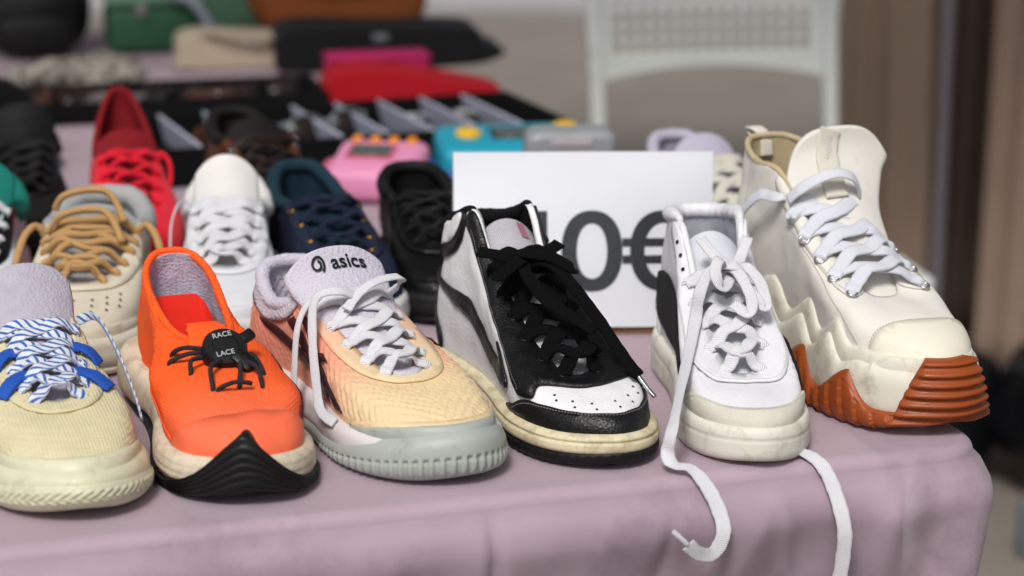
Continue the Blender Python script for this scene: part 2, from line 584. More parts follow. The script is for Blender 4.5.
        if f.normal.z < 0 and abs(f.normal.y) < .3:
            o.data.flip_normals()
        solidify(o, thick, -1.0)
        subsurf(o, 1)
        s.tlean, s.tround = lean, roundtop
        s.to = o
        return o
    def T(s, a, b, lean=None, roundtop=None):
        lean = s.tlean if lean is None else lean
        roundtop = s.tround if roundtop is None else roundtop
        bb = b
        if roundtop and b > .7:                   # rounded tip: the corners drop back
            bb = b - roundtop * (abs(a) ** 3) * (b - .7) / .3 * .3
        y, z, hw, c = cr(s.trows, [bb * (len(s.trows) - 1)], False)[0]
        return np.array([a * hw + lean * b, y - c * .35 * a * a, z - c * a * a])
    def Tn(s, a, b):
        e = .02
        n = np.cross(s.T(a + e, b) - s.T(a - e, b), s.T(a, min(b + e, 1)) - s.T(a, max(b - e, 0)))
        n /= np.linalg.norm(n) + 1e-9
        return n if n[2] + n[1] > 0 else -n
    def on_tongue(s, name, me, m, a0, b0, sa, sb, off=.0012, parent=None):
        """Map a flat mesh (x across, y up) onto the tongue."""
        for v in me.vertices:
            a, b = a0 - v.co.x * sa, b0 + v.co.y * sb
            p = s.T(a, b) + s.Tn(a, b) * (off + v.co.z)
            v.co = p
        me.update()
        return link(name, me, parent or s.to, m, False)
    def lace_cross(s, rows, m, w=.007, t=.0017, vv=.93, lift=.006, jit=.0015, bars=True, crossed=True, name='lace', seed=1, spread=.0, rnd=False, fwd=.003):
        rg = random.Random(seed)
        j = lambda: rg.uniform(-jit, jit)
        def run(ia, ib, lf):
            A, B = s.at(ia, vv, .001), s.at(ib, vv, .001)
            nA, nB = s.N([ia], [vv])[0], s.N([ib], [vv])[0]
            A2, B2 = s.at(ia, min(1, vv + .05), .0035), s.at(ib, min(1, vv + .05), .0035)
            M = (A + B) / 2 + np.array([j(), fwd + j(), 0]) 
            top = max(A[2], B[2])
            M[2] = max(M[2], (A[2] + B[2]) / 2) + lf
            q1, q2 = A2 * .55 + M * .45, B2 * .55 + M * .45
            q1[2] += lf * .45 + j() * .5; q2[2] += lf * .45 + j() * .5
            nM = nA + nB; nM /= np.linalg.norm(nM)
            pts = [A - nA * .009, A + nA * .0025, A2 * .8 + q1 * .2, q1, M, q2, B2 * .8 + q2 * .2, B + nB * .0025, B - nB * .009]
            ups = [nA, nA, nA, nA * .4 + nM, nM, nB * .4 + nM, nB, nB, nB]
            ribbon(name, pts, w, w if rnd else t, m, s.o, ups=ups, nsec=10 if rnd else 12, p=2 if rnd else 5)
        for k in range(len(rows) - 1):
            a, b = rows[k], rows[k + 1]
            if crossed:
                run(a, 20 - b, lift + .0012)
                run(20 - a, b, lift - .0008)
        if bars:
            run(rows[-1], 20 - rows[-1], lift)
    def ring(s, name, i, v, r, tube, m, parent=None, off=.002):
        c, n = s.at(i, v, off), s.N([i], [v])[0]
        u = np.cross(n, [0, 0, 1.0]); u /= np.linalg.norm(u); w = np.cross(n, u)
        P = [c + (math.cos(a) * u + math.sin(a) * w) * r for a in np.linspace(0, 2 * math.pi, 10, endpoint=False)]
        return ribbon(name, P, tube, tube, m, parent or s.o, ups=[n] * 10, step=2, closed=True, nsec=6, p=2)
    def dots(s, name, pts, r, m, off=.0002):
        """Punched holes: small dark discs set into the leather."""
        V, F = [], []
        for (i, v) in pts:
            c, n = s.at(i, v, off + .0004), s.N([i], [v])[0]
            u = np.cross(n, [0, 1.0, .01]); u /= np.linalg.norm(u); w = np.cross(n, u)
            k0 = len(V)
            for a in np.linspace(0, 2 * math.pi, 8, endpoint=False):
                V.append(c + (math.cos(a) * u + math.sin(a) * w) * r)
            F.append(tuple(range(k0, k0 + 8)))
        o = mesh(name, V, F, s.o, m, False)
        o['kind'] = 'stuff'
        return o
# ------------------------------------------------------------------ setting
m_ground = mat('worn_paving', '#877f77', .85, .25, 1.6, ('noise', 60, .5), dirt=('#6d665d', .4, 2.2))
o = mesh('pavement', [(-900, -900, 0), (900, -900, 0), (900, 900, 0), (-900, 900, 0)], [(0, 1, 2, 3)], None, m_ground, False)
tag(o, kind='structure')

TA = R(17.8)                              # the table's long side runs off to the right, away from the camera
TC = np.array([.384, 1.8335])              # front right corner
def tw(a, b):
    """Table coordinates (a along the front edge from the corner, b into the depth) -> world xy."""
    return (TC[0] + a * math.cos(TA) - b * math.sin(TA), TC[1] + a * math.sin(TA) + b * math.cos(TA))

m_cloth = mat('lilac_satin_cloth', '#bfa9b7', .6, .08, 30, ('weave', 420, .22), sheen=.15, dirt=('#8f7a8a', .40, 9))
_nt = m_cloth.node_tree                     # thin cloth: the board's pale edge shows faintly through it
_tr = _nt.nodes.new('ShaderNodeBsdfTransparent'); _mx = _nt.nodes.new('ShaderNodeMixShader'); _mx.inputs[0].default_value = .28
_nt.links.new(_nt.nodes['Principled BSDF'].outputs[0], _mx.inputs[1]); _nt.links.new(_tr.outputs[0], _mx.inputs[2])
_nt.links.new(_mx.outputs[0], _nt.nodes['Material Output'].inputs['Surface'])
m_wood = mat('table_board', '#d8c8c0', .7, .2, 20)
m_tmet = mat('table_leg_steel', '#77787a', .4, .1, 30, metal=1.0)
c = tw(-.80, 1.25)
tbl = thing('trestle_table', 'long trestle table hidden under the lilac cloth', 'table', (c[0], c[1], 0), TA)
_bm = bmesh.new(); bmesh.ops.create_cube(_bm, size=1.0)
for _v in _bm.verts:
    _v.co = Vector((_v.co.x * 1.580, _v.co.y * 2.480, _v.co.z * .034))
bmesh.ops.bevel(_bm, geom=[e for e in _bm.edges if abs(e.verts[0].co.z - e.verts[1].co.z) > .01], offset=.075, segments=6, affect='EDGES')
_o = from_bm('table_top', _bm, tbl, m_wood); _o.location = (0, 0, .730); bevel(_o, .008, 3)
box('shade_board', (1.50, .02, .10), (0, -1.190, .662), tbl, mat('painted_shade_board', '#2c2622', .7, .2, 20), .003)  # dark board added to imitate shade showing through the cloth front
for sx in (-.68, .68):
    for sy in (-1.1, 1.1):
        box('leg', (.03, .03, .717), (sx, sy, .359), tbl, m_tmet, .003)

def build_cloth():
    TZ = .752
    W_, D_ = 1.60, 2.50
    # outline of the table top with rounded corners, counter-clockwise, table coordinates
    rc = .045
    def arc(cx, cy, a0, a1, n=10):
        return [(cx + rc * math.cos(a), cy + rc * math.sin(a)) for a in np.linspace(a0, a1, n)]
    ol = []
    ol += [(x, 0) for x in np.linspace(-W_ + rc, -rc, 380)]
    ol += arc(-rc, rc, -math.pi / 2, 0, 16)[1:]
    ol += [(0, y) for y in np.linspace(rc, D_ - rc, 60)][1:]
    ol += arc(-rc, D_ - rc, 0, math.pi / 2, 6)[1:]
    ol += [(x, D_) for x in np.linspace(-rc, -W_ + rc, 30)][1:]
    ol += arc(-W_ + rc, D_ - rc, math.pi / 2, math.pi, 6)[1:]
    ol += [(-W_, y) for y in np.linspace(D_ - rc, rc, 40)][1:]
    ol += arc(-W_ + rc, rc, math.pi, 1.5 * math.pi, 6)[1:-1]
    ol = np.array(ol); n = len(ol)
    nx = np.roll(ol, -1, 0) - np.roll(ol, 1, 0)
    nr = np.stack([nx[:, 1], -nx[:, 0]], 1); nr /= np.linalg.norm(nr, axis=1)[:, None]
    s_ = np.concatenate([[0], np.cumsum(np.linalg.norm(np.diff(ol, axis=0), axis=1))])
    prof = []                                   # (outward, drop, fold weight)
    rf = .012
    for a in np.linspace(0, math.pi / 2, 8):
        prof.append((-rf + rf * math.sin(a), rf - rf * math.cos(a), 0))
    for d in np.concatenate([np.linspace(.02, .20, 40), np.linspace(.215, .66, 30)]):
        prof.append((.0, d, 1))
    V = []
    corner = np.exp(-((ol[:, 0] - 0) ** 2 + (ol[:, 1] - 0) ** 2) / .07 ** 2)
    right = np.clip((ol[:, 0] + .06) / .06, 0, 1)
    for (out, dr, fw) in prof:
        fold = 0.0
        if fw:
            g = min(1, dr / .28)
            base = float(np.interp(dr, [0, .012, .034, .042, .050, .16, .3, .7], [0, .002, .012, .013, .0115, -.022, -.028, -.028]))      # bulges over the board's edge, hangs back below it
            wav = (.012 * np.sin(s_ * 17 + 1.2) + .008 * np.sin(s_ * 41 + 4) + .004 * np.sin(s_ * 90 + dr * 9)) * g * .8 + .0016 * np.sin(s_ * 60 + dr * 40) * min(1, dr / .05)
            crease = sum(a_ * np.exp(-((s_ - (W_ - .045 - p_ - dr * k_)) / w_) ** 2) for p_, a_, w_, k_ in ((.42, -.008, .005, .0), (.73, .003, .007, .12), (.19, .0035, .008, -.15), (.27, -.003, .006, .2), (.58, .0025, .006, -.1), (.09, .004, .010, .1))) * min(1, dr / .05)
            rdg = np.array([(1 - abs(noise.noise(Vector((q_ * 8 + dr * 5, dr * 4 - q_ * 3, 11))))) ** 6 - (1 - abs(noise.noise(Vector((q_ * 15 - dr * 9, dr * 7, 23))))) ** 8 * .6 for q_ in s_])
            fold = .0024 * rdg * min(1, dr / .045) + base + wav + crease + corner * (.022 * min(1, dr / .2)) + np.exp(-((ol[:, 0]) ** 2 + (ol[:, 1]) ** 2) / .11 ** 2) * .006 * np.sin(s_ * 95 + .6) * min(1, dr / .10) + right * .003 * g
        P = ol + nr * (out + fold)[:, None] if not np.isscalar(fold) else ol + nr * out
        zz = np.full(n, TZ - dr)
        for k in range(n):
            x, y = tw(*P[k])
            w = noise.noise(Vector((P[k][0] * 9, P[k][1] * 9, dr * 6))) * .0012 * (1 + 2 * fw * min(1, dr / .1))
            V.append((x, y, zz[k] + w))
    F = []
    for j in range(len(prof) - 1):
        for k in range(n):
            k2 = (k + 1) % n
            F.append((j * n + k, (j + 1) * n + k, (j + 1) * n + k2, j * n + k2))
    # top: rings shrinking to the middle
    c0 = np.array([-W_ / 2, D_ / 2])
    base_ring = list(range(n))
    inner = ol - nr * rf
    last = base_ring
    for q in (.993, .985, .975, .965, .95, .935, .92, .90, .88, .86, .83, .80, .76, .72, .68, .64, .60, .56, .50, .44, .38, .32, .26, .18, .09):
        start = len(V)
        for k in range(n):
            p = c0 + (inner[k] - c0) * q
            x, y = tw(*p)
            w = noise.noise(Vector((p[0] * 7, p[1] * 7, 3))) * .0014 + noise.noise(Vector((p[0] * 26, p[1] * 26, 7))) * .0007
            V.append((x, y, TZ + w * .6))
        ring = list(range(start, start + n))
        for k in range(n):
            k2 = (k + 1) % n
            F.append((ring[k], last[k], last[k2], ring[k2]))
        last = ring
    V.append((*tw(*c0), TZ)); F += [(last[k], last[(k + 1) % n], len(V) - 1) for k in range(n)]
    o = mesh('tablecloth', V, F, None, m_cloth)
    bm = bmesh.new(); bm.from_mesh(o.data); bmesh.ops.recalc_face_normals(bm, faces=bm.faces); bm.to_mesh(o.data); bm.free()
    tag(o, 'pale lilac satin cloth draped over the whole table and its front edge', 'tablecloth')
build_cloth()
# ------------------------------------------------------------------ front row of shoes
LOW = [(0, .004, .098), (.021, .010, .096), (.033, .032, .086), (.037, .062, .077), (.034, .090, .083), (.028, .116, .095), (.023, .142, .085),
       (.020, .165, .075), (.017, .188, .066), (.011, .204, .061), (0, .209, .059)]
LOWT = [(.214, .052, .016, .004), (.185, .068, .023, .006), (.150, .086, .028, .009), (.122, .104, .033, .012), (.100, .122, .036, .012), (.086, .136, .034, .010)]
M_white_lace = mat('white_cotton_lace', '#e3e3e8', .85, .10, 60, ('uvrib', 420, .6), dirt=('#b9b2ab', .25, 30))
M_stitch = mat('pale_stitching', '#d8d2c4', .8, .1)
M_hole = mat('punched_hole_dark', '#17161a', .9, 0)
M_steel = mat('eyelet_steel', '#c9c9cc', .28, .05, metal=1.0)

# --- A: cream tennis shoe, striped laces
def shoe_tennis_striped():
    m_knit = mat('cream_ribbed_knit', '#ded5ae', .8, .16, 60, ('weave', 120, .30), dirt=('#a8977c', .25, 22), grad=('Y', .03, .17, '#d9cfa9'))
    m_lin = mat('grey_mesh_lining', '#b4afbc', .9, .15, 80, ('voronoi', 420, .6))
    m_rub = mat('pale_cream_rubber', '#d0cfb2', .42, .08, 30, ('noise', 60, .12), dirt=('#9a906f', .38, 60))
    m_blue = mat('royal_blue_webbing', '#1f55b8', .6, .15, 70, ('weave', 200, .4))
    m_lace = mat('blue_white_striped_lace', '#dfe2ea', .85, .08, 60, ('uvrib', 420, .5), stripe=('#3d69b4', 900, 1.3))
    s = Shoe('cream_tennis_shoe', 'cream tennis shoe with blue and white striped laces, leftmost in the front row', (-0.3071, 1.6545), 21, L=.305, wide=1.02,
             rim=LOW, hb=[.032, .032, .031, .030, .028, .027, .026, .026, .027, .029, .030], seed=1, wr=.0006)
    s.upper(m_knit, m_lin, nv=26, disp=lambda i, v, P: .0004 * np.sin(P[:, 1] * 620 + 3 * np.sin(P[:, 0] * 120)) * (v < .93) * ((i > 5) & (i < 15)))
    s.insole(m_lin)
    s.collar(m_lin, -4.6, 4.6, .007)
    s.over('eyestay', [(4.7, .99), (4.7, .80), (6, .76), (8, .80), (9, .83), (10, .84), (11, .83), (12, .80), (14, .76), (15.3, .80), (15.3, .99), (14, .985), (12, .985), (10, .985), (8, .985), (6, .985)], m_knit, thick=.0014)
    s.tongue(LOWT, m_lin, .008)
    s.over('toe_guard', [(7.0, 0), (7.5, .16), (8.6, .26), (10, .29), (11.4, .26), (12.5, .16), (13, 0)], m_rub, thick=.0012)
    zz = lambda I, q: .0011 * (np.abs(((I * 5 + (2 * abs(q * 2.2 % 1 - .5)) * 1.2) % 1) - .5) < .27) * ((q > .30) & (q < .70)) * ((I > 6.6) & (I < 13.4))
    s.sole('midsole', m_rub, [.037, .037, .036, .034, .032, .031, .031, .032, .034, .036, .037], [.010, .008, .006, .006, .006, .006, .006, .006, .007, .010, .013], .0020, .0045, .003, .009, nu=360, nz=24)
    s.sole('outsole', m_rub, [.012, .011, .011, .011, .011, .011, .012, .017, .025, .030, .032], [.004, .002, 0, 0, 0, 0, 0, 0, .001, .005, .009], .0050, .0040, .0035, .006, nu=480, nz=30, disp=zz)
    rows = [9.0, 8.1, 7.2, 6.4, 5.6]
    for a, b in ((7.7, .012), (6.5, .012)):
        for sg in (1, -1):
            ia = a if sg > 0 else 20 - a
            A, B = s.at(ia, .72, .002), s.at(ia, .96, .006)
            C = (B + s.at(20 - ia, .96, .006)) / 2 + np.array([0, 0, .001])
            ribbon('lace_loop', [A, (A + B) / 2 + s.N([ia], [.85])[0] * .003, B, B * .45 + C * .55], b, .003, m_blue, s.o, ups=[s.N([ia], [.8])[0]] * 4)
    s.lace_cross(rows, m_lace, .0105, .0024, .92, .011, .003, seed=4)
    A = s.at(5.3, .95, .006)
    ribbon('lace_end', [A, A + np.array([.010, .02, .004]), A + np.array([.021, .045, -.02]), A + np.array([.026, .07, -.045])], .0075, .002, m_lace, s.o, up=(1, 0, .3))
    A = s.at(14.7, .95, .006)
    ribbon('lace_end', [A, A + np.array([-.012, .012, .004]), A + np.array([-.022, .035, -.018]), A + np.array([-.029, .06, -.047]), A + np.array([-.03, .075, -.06])], .0075, .002, m_lace, s.o, up=(-1, 0, .3))
    return s

# --- B: orange running shoe with elastic cord
def shoe_orange():
    m_or = mat('neon_orange_knit', '#ff5f1e', .75, .06, 70, ('weave', 150, .40), dirt=('#e24a1c', .3, 40), grad=('Y', .19, .28, '#fb7048'))
    m_toe = mat('worn_orange_film', '#f8714c', .5, .12, 40, ('noise', 90, .2))
    m_lin = mat('lilac_grey_mesh', '#b9b0c2', .9, .12, 70, ('voronoi', 420, .7), cells=('#a097a9', 430, .30))
    m_red = mat('scarlet_insole', '#d8230f', .8, .12, 60, ('noise', 200, .4))
    m_mid = mat('cream_foam', '#d6cab4', .6, .10, 40, ('noise', 70, .25), dirt=('#8a775c', .5, 50))
    m_blk = mat('black_outsole_rubber', '#0f0f11', .5, .15, 40, ('noise', 120, .2), dirt=('#3a3633', .2, 40), spec=.35)
    m_cord = mat('black_flecked_cord', '#0a0a0b', .8, .1, 60, ('uvrib', 420, .5), spec=.2, stripe=('#4c4a4e', 1500, 9.0))
    m_plas = mat('black_plastic_lock', '#121214', .38, .1, 50)
    m_mar = mat('maroon_mesh', '#5d2029', .8, .3, 120, ('voronoi', 380, .6))
    m_wht = mat('white_print', '#a9a9ac', .6, 0)
    rim = [(0, -.002, .116), (.016, .003, .114), (.026, .020, .106), (.029, .045, .097), (.028, .072, .090), (.026, .098, .085), (.023, .120, .082),
           (.018, .136, .081), (.012, .147, .081), (.006, .153, .081), (0, .154, .081)]
    s = Shoe('orange_running_shoe', 'neon orange knit running shoe with black cord lock and black rubber toe tip', (-0.1864, 1.6908), 19, L=.305, wide=.95, rim=rim,
             hb=[.036, .036, .034, .032, .030, .028, .026, .025, .025, .027, .028], k1=[.5, .5, .5, .48, .45, .42, .40, .40, .44, .5, .52],
             k2=[.3, .3, .3, .30, .32, .36, .42, .48, .52, .54, .54], dz=[-.2, -.2, -.2, -.2, -.2, -.2, -.22, -.26, -.30, -.32, -.32], seed=2, wr=.0019, wscale=26,
             b1=[.008, .008, .005, .001, -.001, .0, .002, .003, .003, .003, .003])
    s.upper(m_or, m_lin, nv=30, thick=.005, disp=lambda i, v, P: .0002 * np.sin(P[:, 0] * 1100 + 2 * np.sin(P[:, 1] * 300)) * ((v > .55) & (v < .95)))
    s.insole(m_red, .006, heel_dz=.046, cut=.46)
    # sock tongue flap inside the opening and the knitted rim
    s.collar(m_or, -8.5, 8.5, .0032, 'rim_binding')
    ribbon('tongue_flap', [(0, .160, .078), (.001, .145, .086), (.002, .131, .088), (.002, .119, .084)], .038, .004, m_or, s.o, up=(0, .3, 1), nsec=12, taper=lambda q: 1 - .5 * q)
    s.over('toe_overlay', [(7.4, .02), (7.6, .16), (8.5, .33), (9.3, .42), (10, .44), (10.7, .42), (11.5, .33), (12.4, .16), (12.6, .02), (10, .02)], m_toe, thick=.001)
    s.over('side_panel', [(11.9, .24), (12.3, .44), (13.2, .62), (14.0, .66), (14.4, .54), (13.9, .34), (12.8, .20)], m_mar, thick=.0008)
    s.over('side_panel', [(7.4, .10), (7.2, .30), (6.4, .42), (5.4, .40), (4.8, .28), (5.6, .14), (6.6, .08)], m_or, thick=.0008)
    flare = [.011, .012, .012, .009, .004, .003, .004, .005, .005, .004, .003]
    s.sole('midsole', m_mid, [.046, .046, .044, .040, .035, .032, .030, .029, .030, .033, .035], [.009, .007, .006, .006, .006, .006, .006, .006, .007, .010, .014], flare, [f + .002 for f in flare], .002, .004, nz=12,
           disp=lambda I, q: .0008 * np.sin(q * 26) * (np.abs(I - 10) < 3))
    pk = lambda I: .0070 + .035 * np.exp(-np.abs((I - 9.7) / .90) ** 1.5) + .012 * np.clip(1 - np.abs(I - 9.8) / 2.4, 0, 1)
    s.sole('outsole', m_blk, pk, [.004, .002, 0, 0, 0, 0, 0, 0, .001, .005, .012], lambda I: .0075 + .0025 * (np.abs(I - 10) < 3), .0085, .001, .003, nu=480, nz=20,
           disp=lambda I, q: .0013 * np.sin(q * 40 + np.abs(I - 10) * 2.0) * (np.abs(I - 10) < 3.6))
    # cord: short visible spans between holes, and the lock disc
    hub = s.at(9.3, .985, .010) * 0 + np.array([-.001, .158, .098])
    top = lambda x, y: s.at(*s.uv_top(x, y), .0015)
    spans = [((.032, .138), (.024, .146), (.006, .152)), ((.036, .150), (.022, .156), (.006, .160)), ((.026, .176), (.024, .170), (.012, .164)), ((-.016, .145), (-.008, .150), (.0, .156)),
             ((.016, .205), (.014, .190), (.004, .178)), ((-.004, .204), (-.008, .192), (-.010, .182)), ((-.021, .212), (-.020, .192), (-.011, .176)), ((-.026, .186), (-.022, .172), (-.010, .164)),
             ((.012, .216), (.0, .219), (-.012, .217))]
    for a, b, c in spans:
        a, b, c = ((p[0], p[1] + .026 if p[1] < .21 else p[1] + .018) for p in (a, b, c))
        A, B, C = (np.array([p[0], p[1], s.ztop(*p)]) for p in (a, b, c))
        ribbon('elastic_cord', [A + np.array([0, 0, -.003]), A + np.array([0, 0, .002]), B + np.array([0, 0, .008]), C + np.array([0, 0, .006])], .0036, .0036, m_cord, s.o, nsec=8, p=2)
    lock = thingless('cord_lock', s.o)
    zt = s.ztop(-.002, .190)
    lock.location = (-.002, .190, zt + .009); lock.rotation_euler = (R(-42), 0, 0); lock.scale = (1.12,) * 3
    lathe('lock_disc', [(.013, -.006), (.0152, -.004), (.0152, .004), (.0135, .0062), (.009, .0064), (.0085, .0056), (.001, .0056)], 28, lock, m_plas)
    box('lock_button', (.011, .016, .008), (-.010, .013, .005), lock, m_plas, .002, 2, rot=(0, 0, R(38)))
    box('lock_button', (.008, .014, .006), (-.015, -.007, .003), lock, m_plas, .002, 2, rot=(0, 0, R(-60)))
    for txt, yy, rz in (('RACE', -.0072, 180), ('LACE', .0072, 180)):
        me = text_mesh(txt, .0054, .0001, .00004)
        t = link('lettering', me, lock, m_wht, False)
        t.location = (.001, yy - .0012, .0068); t.rotation_euler = (0, 0, R(rz + 8))
    return s

def thingless(name, parent):
    o = bpy.data.objects.new(name, None); o.empty_display_size = .01
    COL.objects.link(o); o.parent = parent
    return o

def _ztop(s, x, y):
    """Height of the upper above local (x, y)."""
    if not hasattr(s, '_zg'):
        I = np.linspace(0, 20, 160, endpoint=False); V = np.linspace(.02, 1, 40)
        ii = np.repeat(I, 40); vv = np.tile(V, 160)
        s._zg = (s.S(ii, vv), ii, vv)
    P, ii, vv = s._zg
    d = (P[:, 0] - x) ** 2 + (P[:, 1] - y) ** 2
    k = np.argsort(d)[:6]
    w = 1 / (d[k] + 1e-7)
    return float((P[k, 2] * w).sum() / w.sum())
def _uvtop(s, x, y):
    s.ztop(x, y)
    P, ii, vv = s._zg
    k = np.argmin((P[:, 0] - x) ** 2 + (P[:, 1] - y) ** 2)
    return ii[k], vv[k]
Shoe.ztop = _ztop
Shoe.uv_top = _uvtop

# --- C: peach tennis shoe with grey toe
def shoe_peach():
    m_up = mat('peach_to_cream_mesh', '#e0937a', .72, .12, 60, ('voronoi', 260, .5), grad=('Y', .15, .25, '#e6cfa2'), sheen=.1)
    m_film = mat('peach_film', '#e4a692', .35, .12, 60, ('voronoi', 300, .3), grad=('Y', .10, .22, '#e6cfa6'))
    m_lin = mat('pale_lilac_mesh', '#c9c4d1', .9, .10, 70, ('voronoi', 380, .7), cells=('#bdb8c6', 390, .22))
    m_rub = mat('grey_green_rubber', '#a7aea8', .42, .08, 30, ('noise', 90, .15), dirt=('#7d7f78', .3, 30))
    m_mid = mat('pale_foam', '#d3cfd0', .5, .08, 30, dirt=('#a09893', .35, 22))
    m_str = mat('dark_maroon_stripe', '#3c2228', .4, .2, 60)
    m_lace = M_white_lace
    m_blk = mat('black_logo_print', '#111216', .5, 0)
    rim = [(0, .002, .104), (.021, .008, .102), (.033, .030, .094), (.038, .060, .086), (.036, .088, .092), (.030, .112, .103), (.025, .140, .090),
           (.022, .164, .078), (.018, .188, .068), (.012, .205, .062), (0, .210, .060)]
    s = Shoe('peach_tennis_shoe', 'peach and cream mesh tennis shoe with dark side stripes and grey-green toe rubber', (-0.0336, 1.7360), 31, L=.305, wide=1.04, rim=rim,
             hb=[.034, .034, .033, .031, .030, .029, .028, .028, .030, .033, .035], seed=3, wr=.0005)
    def dimple(i, v, P):
        a = np.sin(P[:, 0] * 800) * np.sin(P[:, 1] * 800 + P[:, 2] * 500)
        return .0009 * a * ((v < .8) & (v > .10))
    s.upper(m_up, m_lin, nu=340, nv=52, disp=dimple)
    s.insole(m_lin)
    s.collar(m_lin, -4.9, 4.9, .0060)
    # padded collar panel (lilac) and ankle film
    s.over('collar_panel', [(-4.8, .99), (-4.4, .78), (-3, .68), (-1.5, .70), (0, .72), (1.5, .70), (3, .68), (4.4, .78), (4.8, .99), (3, .99), (0, .99), (-3, .99)], m_lin, thick=.002)
    s.over('eyestay', [(4.9, .985), (4.8, .80), (6, .74), (8, .79), (9, .83), (10, .85), (11, .83), (12, .79), (14, .74), (15.2, .80), (15.1, .985), (14, .98), (12, .98), (10, .98), (8, .98), (6, .98)], m_film, thick=.0014)
    s.over('toe_film', [(7.0, .06), (7.8, .20), (9, .28), (10, .30), (11, .28), (12.2, .20), (13, .06), (11.5, .02), (10, .02), (8.5, .02)], m_film, thick=.0008)
    # crossed side stripes on both flanks
    def stripes(f):
        q = lambda pts: [(f(a), b) for a, b in pts]
        s.over('side_stripe', q([(4.05, .70), (4.45, .72), (5.0, .42), (5.9, .12), (5.45, .10), (4.6, .38)]), m_str, thick=.001, smooth=False, h=.004)
        s.over('side_stripe', q([(4.85, .72), (5.25, .73), (5.75, .46), (6.7, .14), (6.25, .11), (5.4, .40)]), m_str, thick=.001, smooth=False, h=.004)
        s.over('side_stripe', q([(2.6, .62), (3.2, .52), (4.3, .30), (5.4, .19), (6.5, .24), (5.6, .27), (4.5, .39), (3.4, .62)]), m_str, off=.0016, thick=.0009, smooth=True, h=.004)
        s.over('side_stripe', q([(6.3, .60), (6.6, .58), (5.6, .40), (5.0, .36), (5.2, .42)]), m_str, off=.0016, thick=.0009, smooth=False, h=.004)
    stripes(lambda a: a); stripes(lambda a: 20 - a)
    s.tongue([(.214, .054, .016, .004), (.185, .072, .024, .006), (.150, .092, .033, .008), (.122, .108, .041, .010), (.103, .122, .045, .011), (.094, .136, .043, .010)], m_lin, .009, roundtop=.5)
    # tongue label: spiral mark and word
    me = text_mesh('asics', .0160, .0001, .0002, 1.0)
    s.on_tongue('lettering', me, m_blk, -.20, .82, 23.0, 11.5)
    sp = [(.0255 - .0054 * (1 - q * .60) * math.cos(8.6 * q - 1.1), .0012 + .0074 * (1 - q * .60) * math.sin(8.6 * q - 1.1)) for q in np.linspace(0, 1, 22)]
    P, Nn = [], []
    for x, y in sp:
        a, b = -.20 + x * 23, .82 + y * 11.5
        P.append(s.T(a, b) + s.Tn(a, b) * .0018); Nn.append(s.Tn(a, b))
    ribbon('spiral_mark', P, .0019, .0006, m_blk, s.to, ups=Nn, step=4)
    s.over('toe_bumper', [(7.2, 0), (7.7, .12), (8.7, .20), (10, .23), (11.3, .20), (12.3, .12), (12.8, 0)], m_rub, thick=.0014)
    s.sole('midsole', m_mid, [.042, .042, .040, .037, .034, .032, .031, .031, .031, .033, .034], [.010, .008, .007, .007, .007, .007, .007, .007, .008, .010, .013], .004, .0045, .001, .004,
           disp=lambda I, q: .001 * np.sin(I * 2.2) * (q > .4))
    tooth = lambda I, q: (.0012 * np.clip(np.sin(I * 30) * 2.2, -1, 1) * ((q < .5) & (q > .1)) * (np.abs(I - 10) < 4.2) - .0008 * (abs(q - .47) < .05))
    s.sole('outsole', m_rub, [.013, .012, .012, .012, .012, .013, .016, .023, .032, .039, .042], [.004, .002, 0, 0, 0, 0, 0, 0, .001, .003, .006], .0030, .0060, .0035, .008, nu=900, nz=26, disp=tooth)
    s.lace_cross([9.0, 8.1, 7.2, 6.3, 5.5], m_lace, .0100, .0020, .92, .010, .003, seed=12)
    # loose loops falling over the near flank
    A = s.at(5.4, .95, .005)
    ribbon('lace_end', [A + np.array([-.03, .02, .004]), A + np.array([-.012, .02, .012]), A + np.array([.006, .016, .007]), A + np.array([.016, .03, -.018]), A + np.array([.022, .047, -.05]), A + np.array([.027, .064, -.066]), A + np.array([.026, .085, -.070])], .0082, .0018, m_lace, s.o, up=(.8, .2, .6))
    ribbon('lace_end', [A + np.array([-.006, .0, .003]), A + np.array([.006, .0, -.002]), A + np.array([.016, .004, -.018]), A + np.array([.022, .01, -.045]), A + np.array([.026, .016, -.066])], .0062, .0018, m_lace, s.o, up=(.8, .2, .3))
    B = s.at(14.5, .97, .004)
    ribbon('lace_loop', [B, B + np.array([-.008, .005, .008]), B + np.array([-.004, .012, .016]), B + np.array([.016, .014, .016]), B + np.array([.034, .018, .010]), B + np.array([.050, .026, .0])], .0082, .0018, m_lace, s.o, up=(0, .4, 1))
    s.over('pull_loop', [(9.4, .94), (9.4, .995), (10.6, .995), (10.6, .94)], m_lin, thick=.003)
    return s

# --- D: black and white high-top
def CREASE(i, v, P):
    """Walking creases across the flex line of a leather upper."""
    w = np.exp(-((P[:, 1] - .205) / .018) ** 2) * np.clip(v * 2 - .3, 0, 1)
    n = np.array([noise.noise(Vector((p[0] * 40, p[1] * 30, 2))) for p in P])
    return -.0011 * w * (1 + np.sin(P[:, 1] * 620 + P[:, 0] * 60 + n * 5))
HIGH = [(0, .004, .132), (.016, .008, .132), (.025, .024, .134), (.029, .048, .142), (.026, .076, .154), (.022, .104, .124), (.020, .130, .102),
        (.018, .157, .082), (.017, .186, .066), (.011, .212, .053), (0, .220, .051)]
def swoosh(s, m, f=lambda a: a, di=0, dv=0, name='swoosh', **k):
    p = [(1.6, .52), (3.2, .32), (4.6, .19), (5.7, .14), (6.4, .19), (6.55, .32), (6.25, .50), (6.12, .36), (5.6, .29), (4.6, .31), (3.2, .40)]
    return s.over(name, [(f(a + di), b + dv) for a, b in p], m, h=.004, **k)

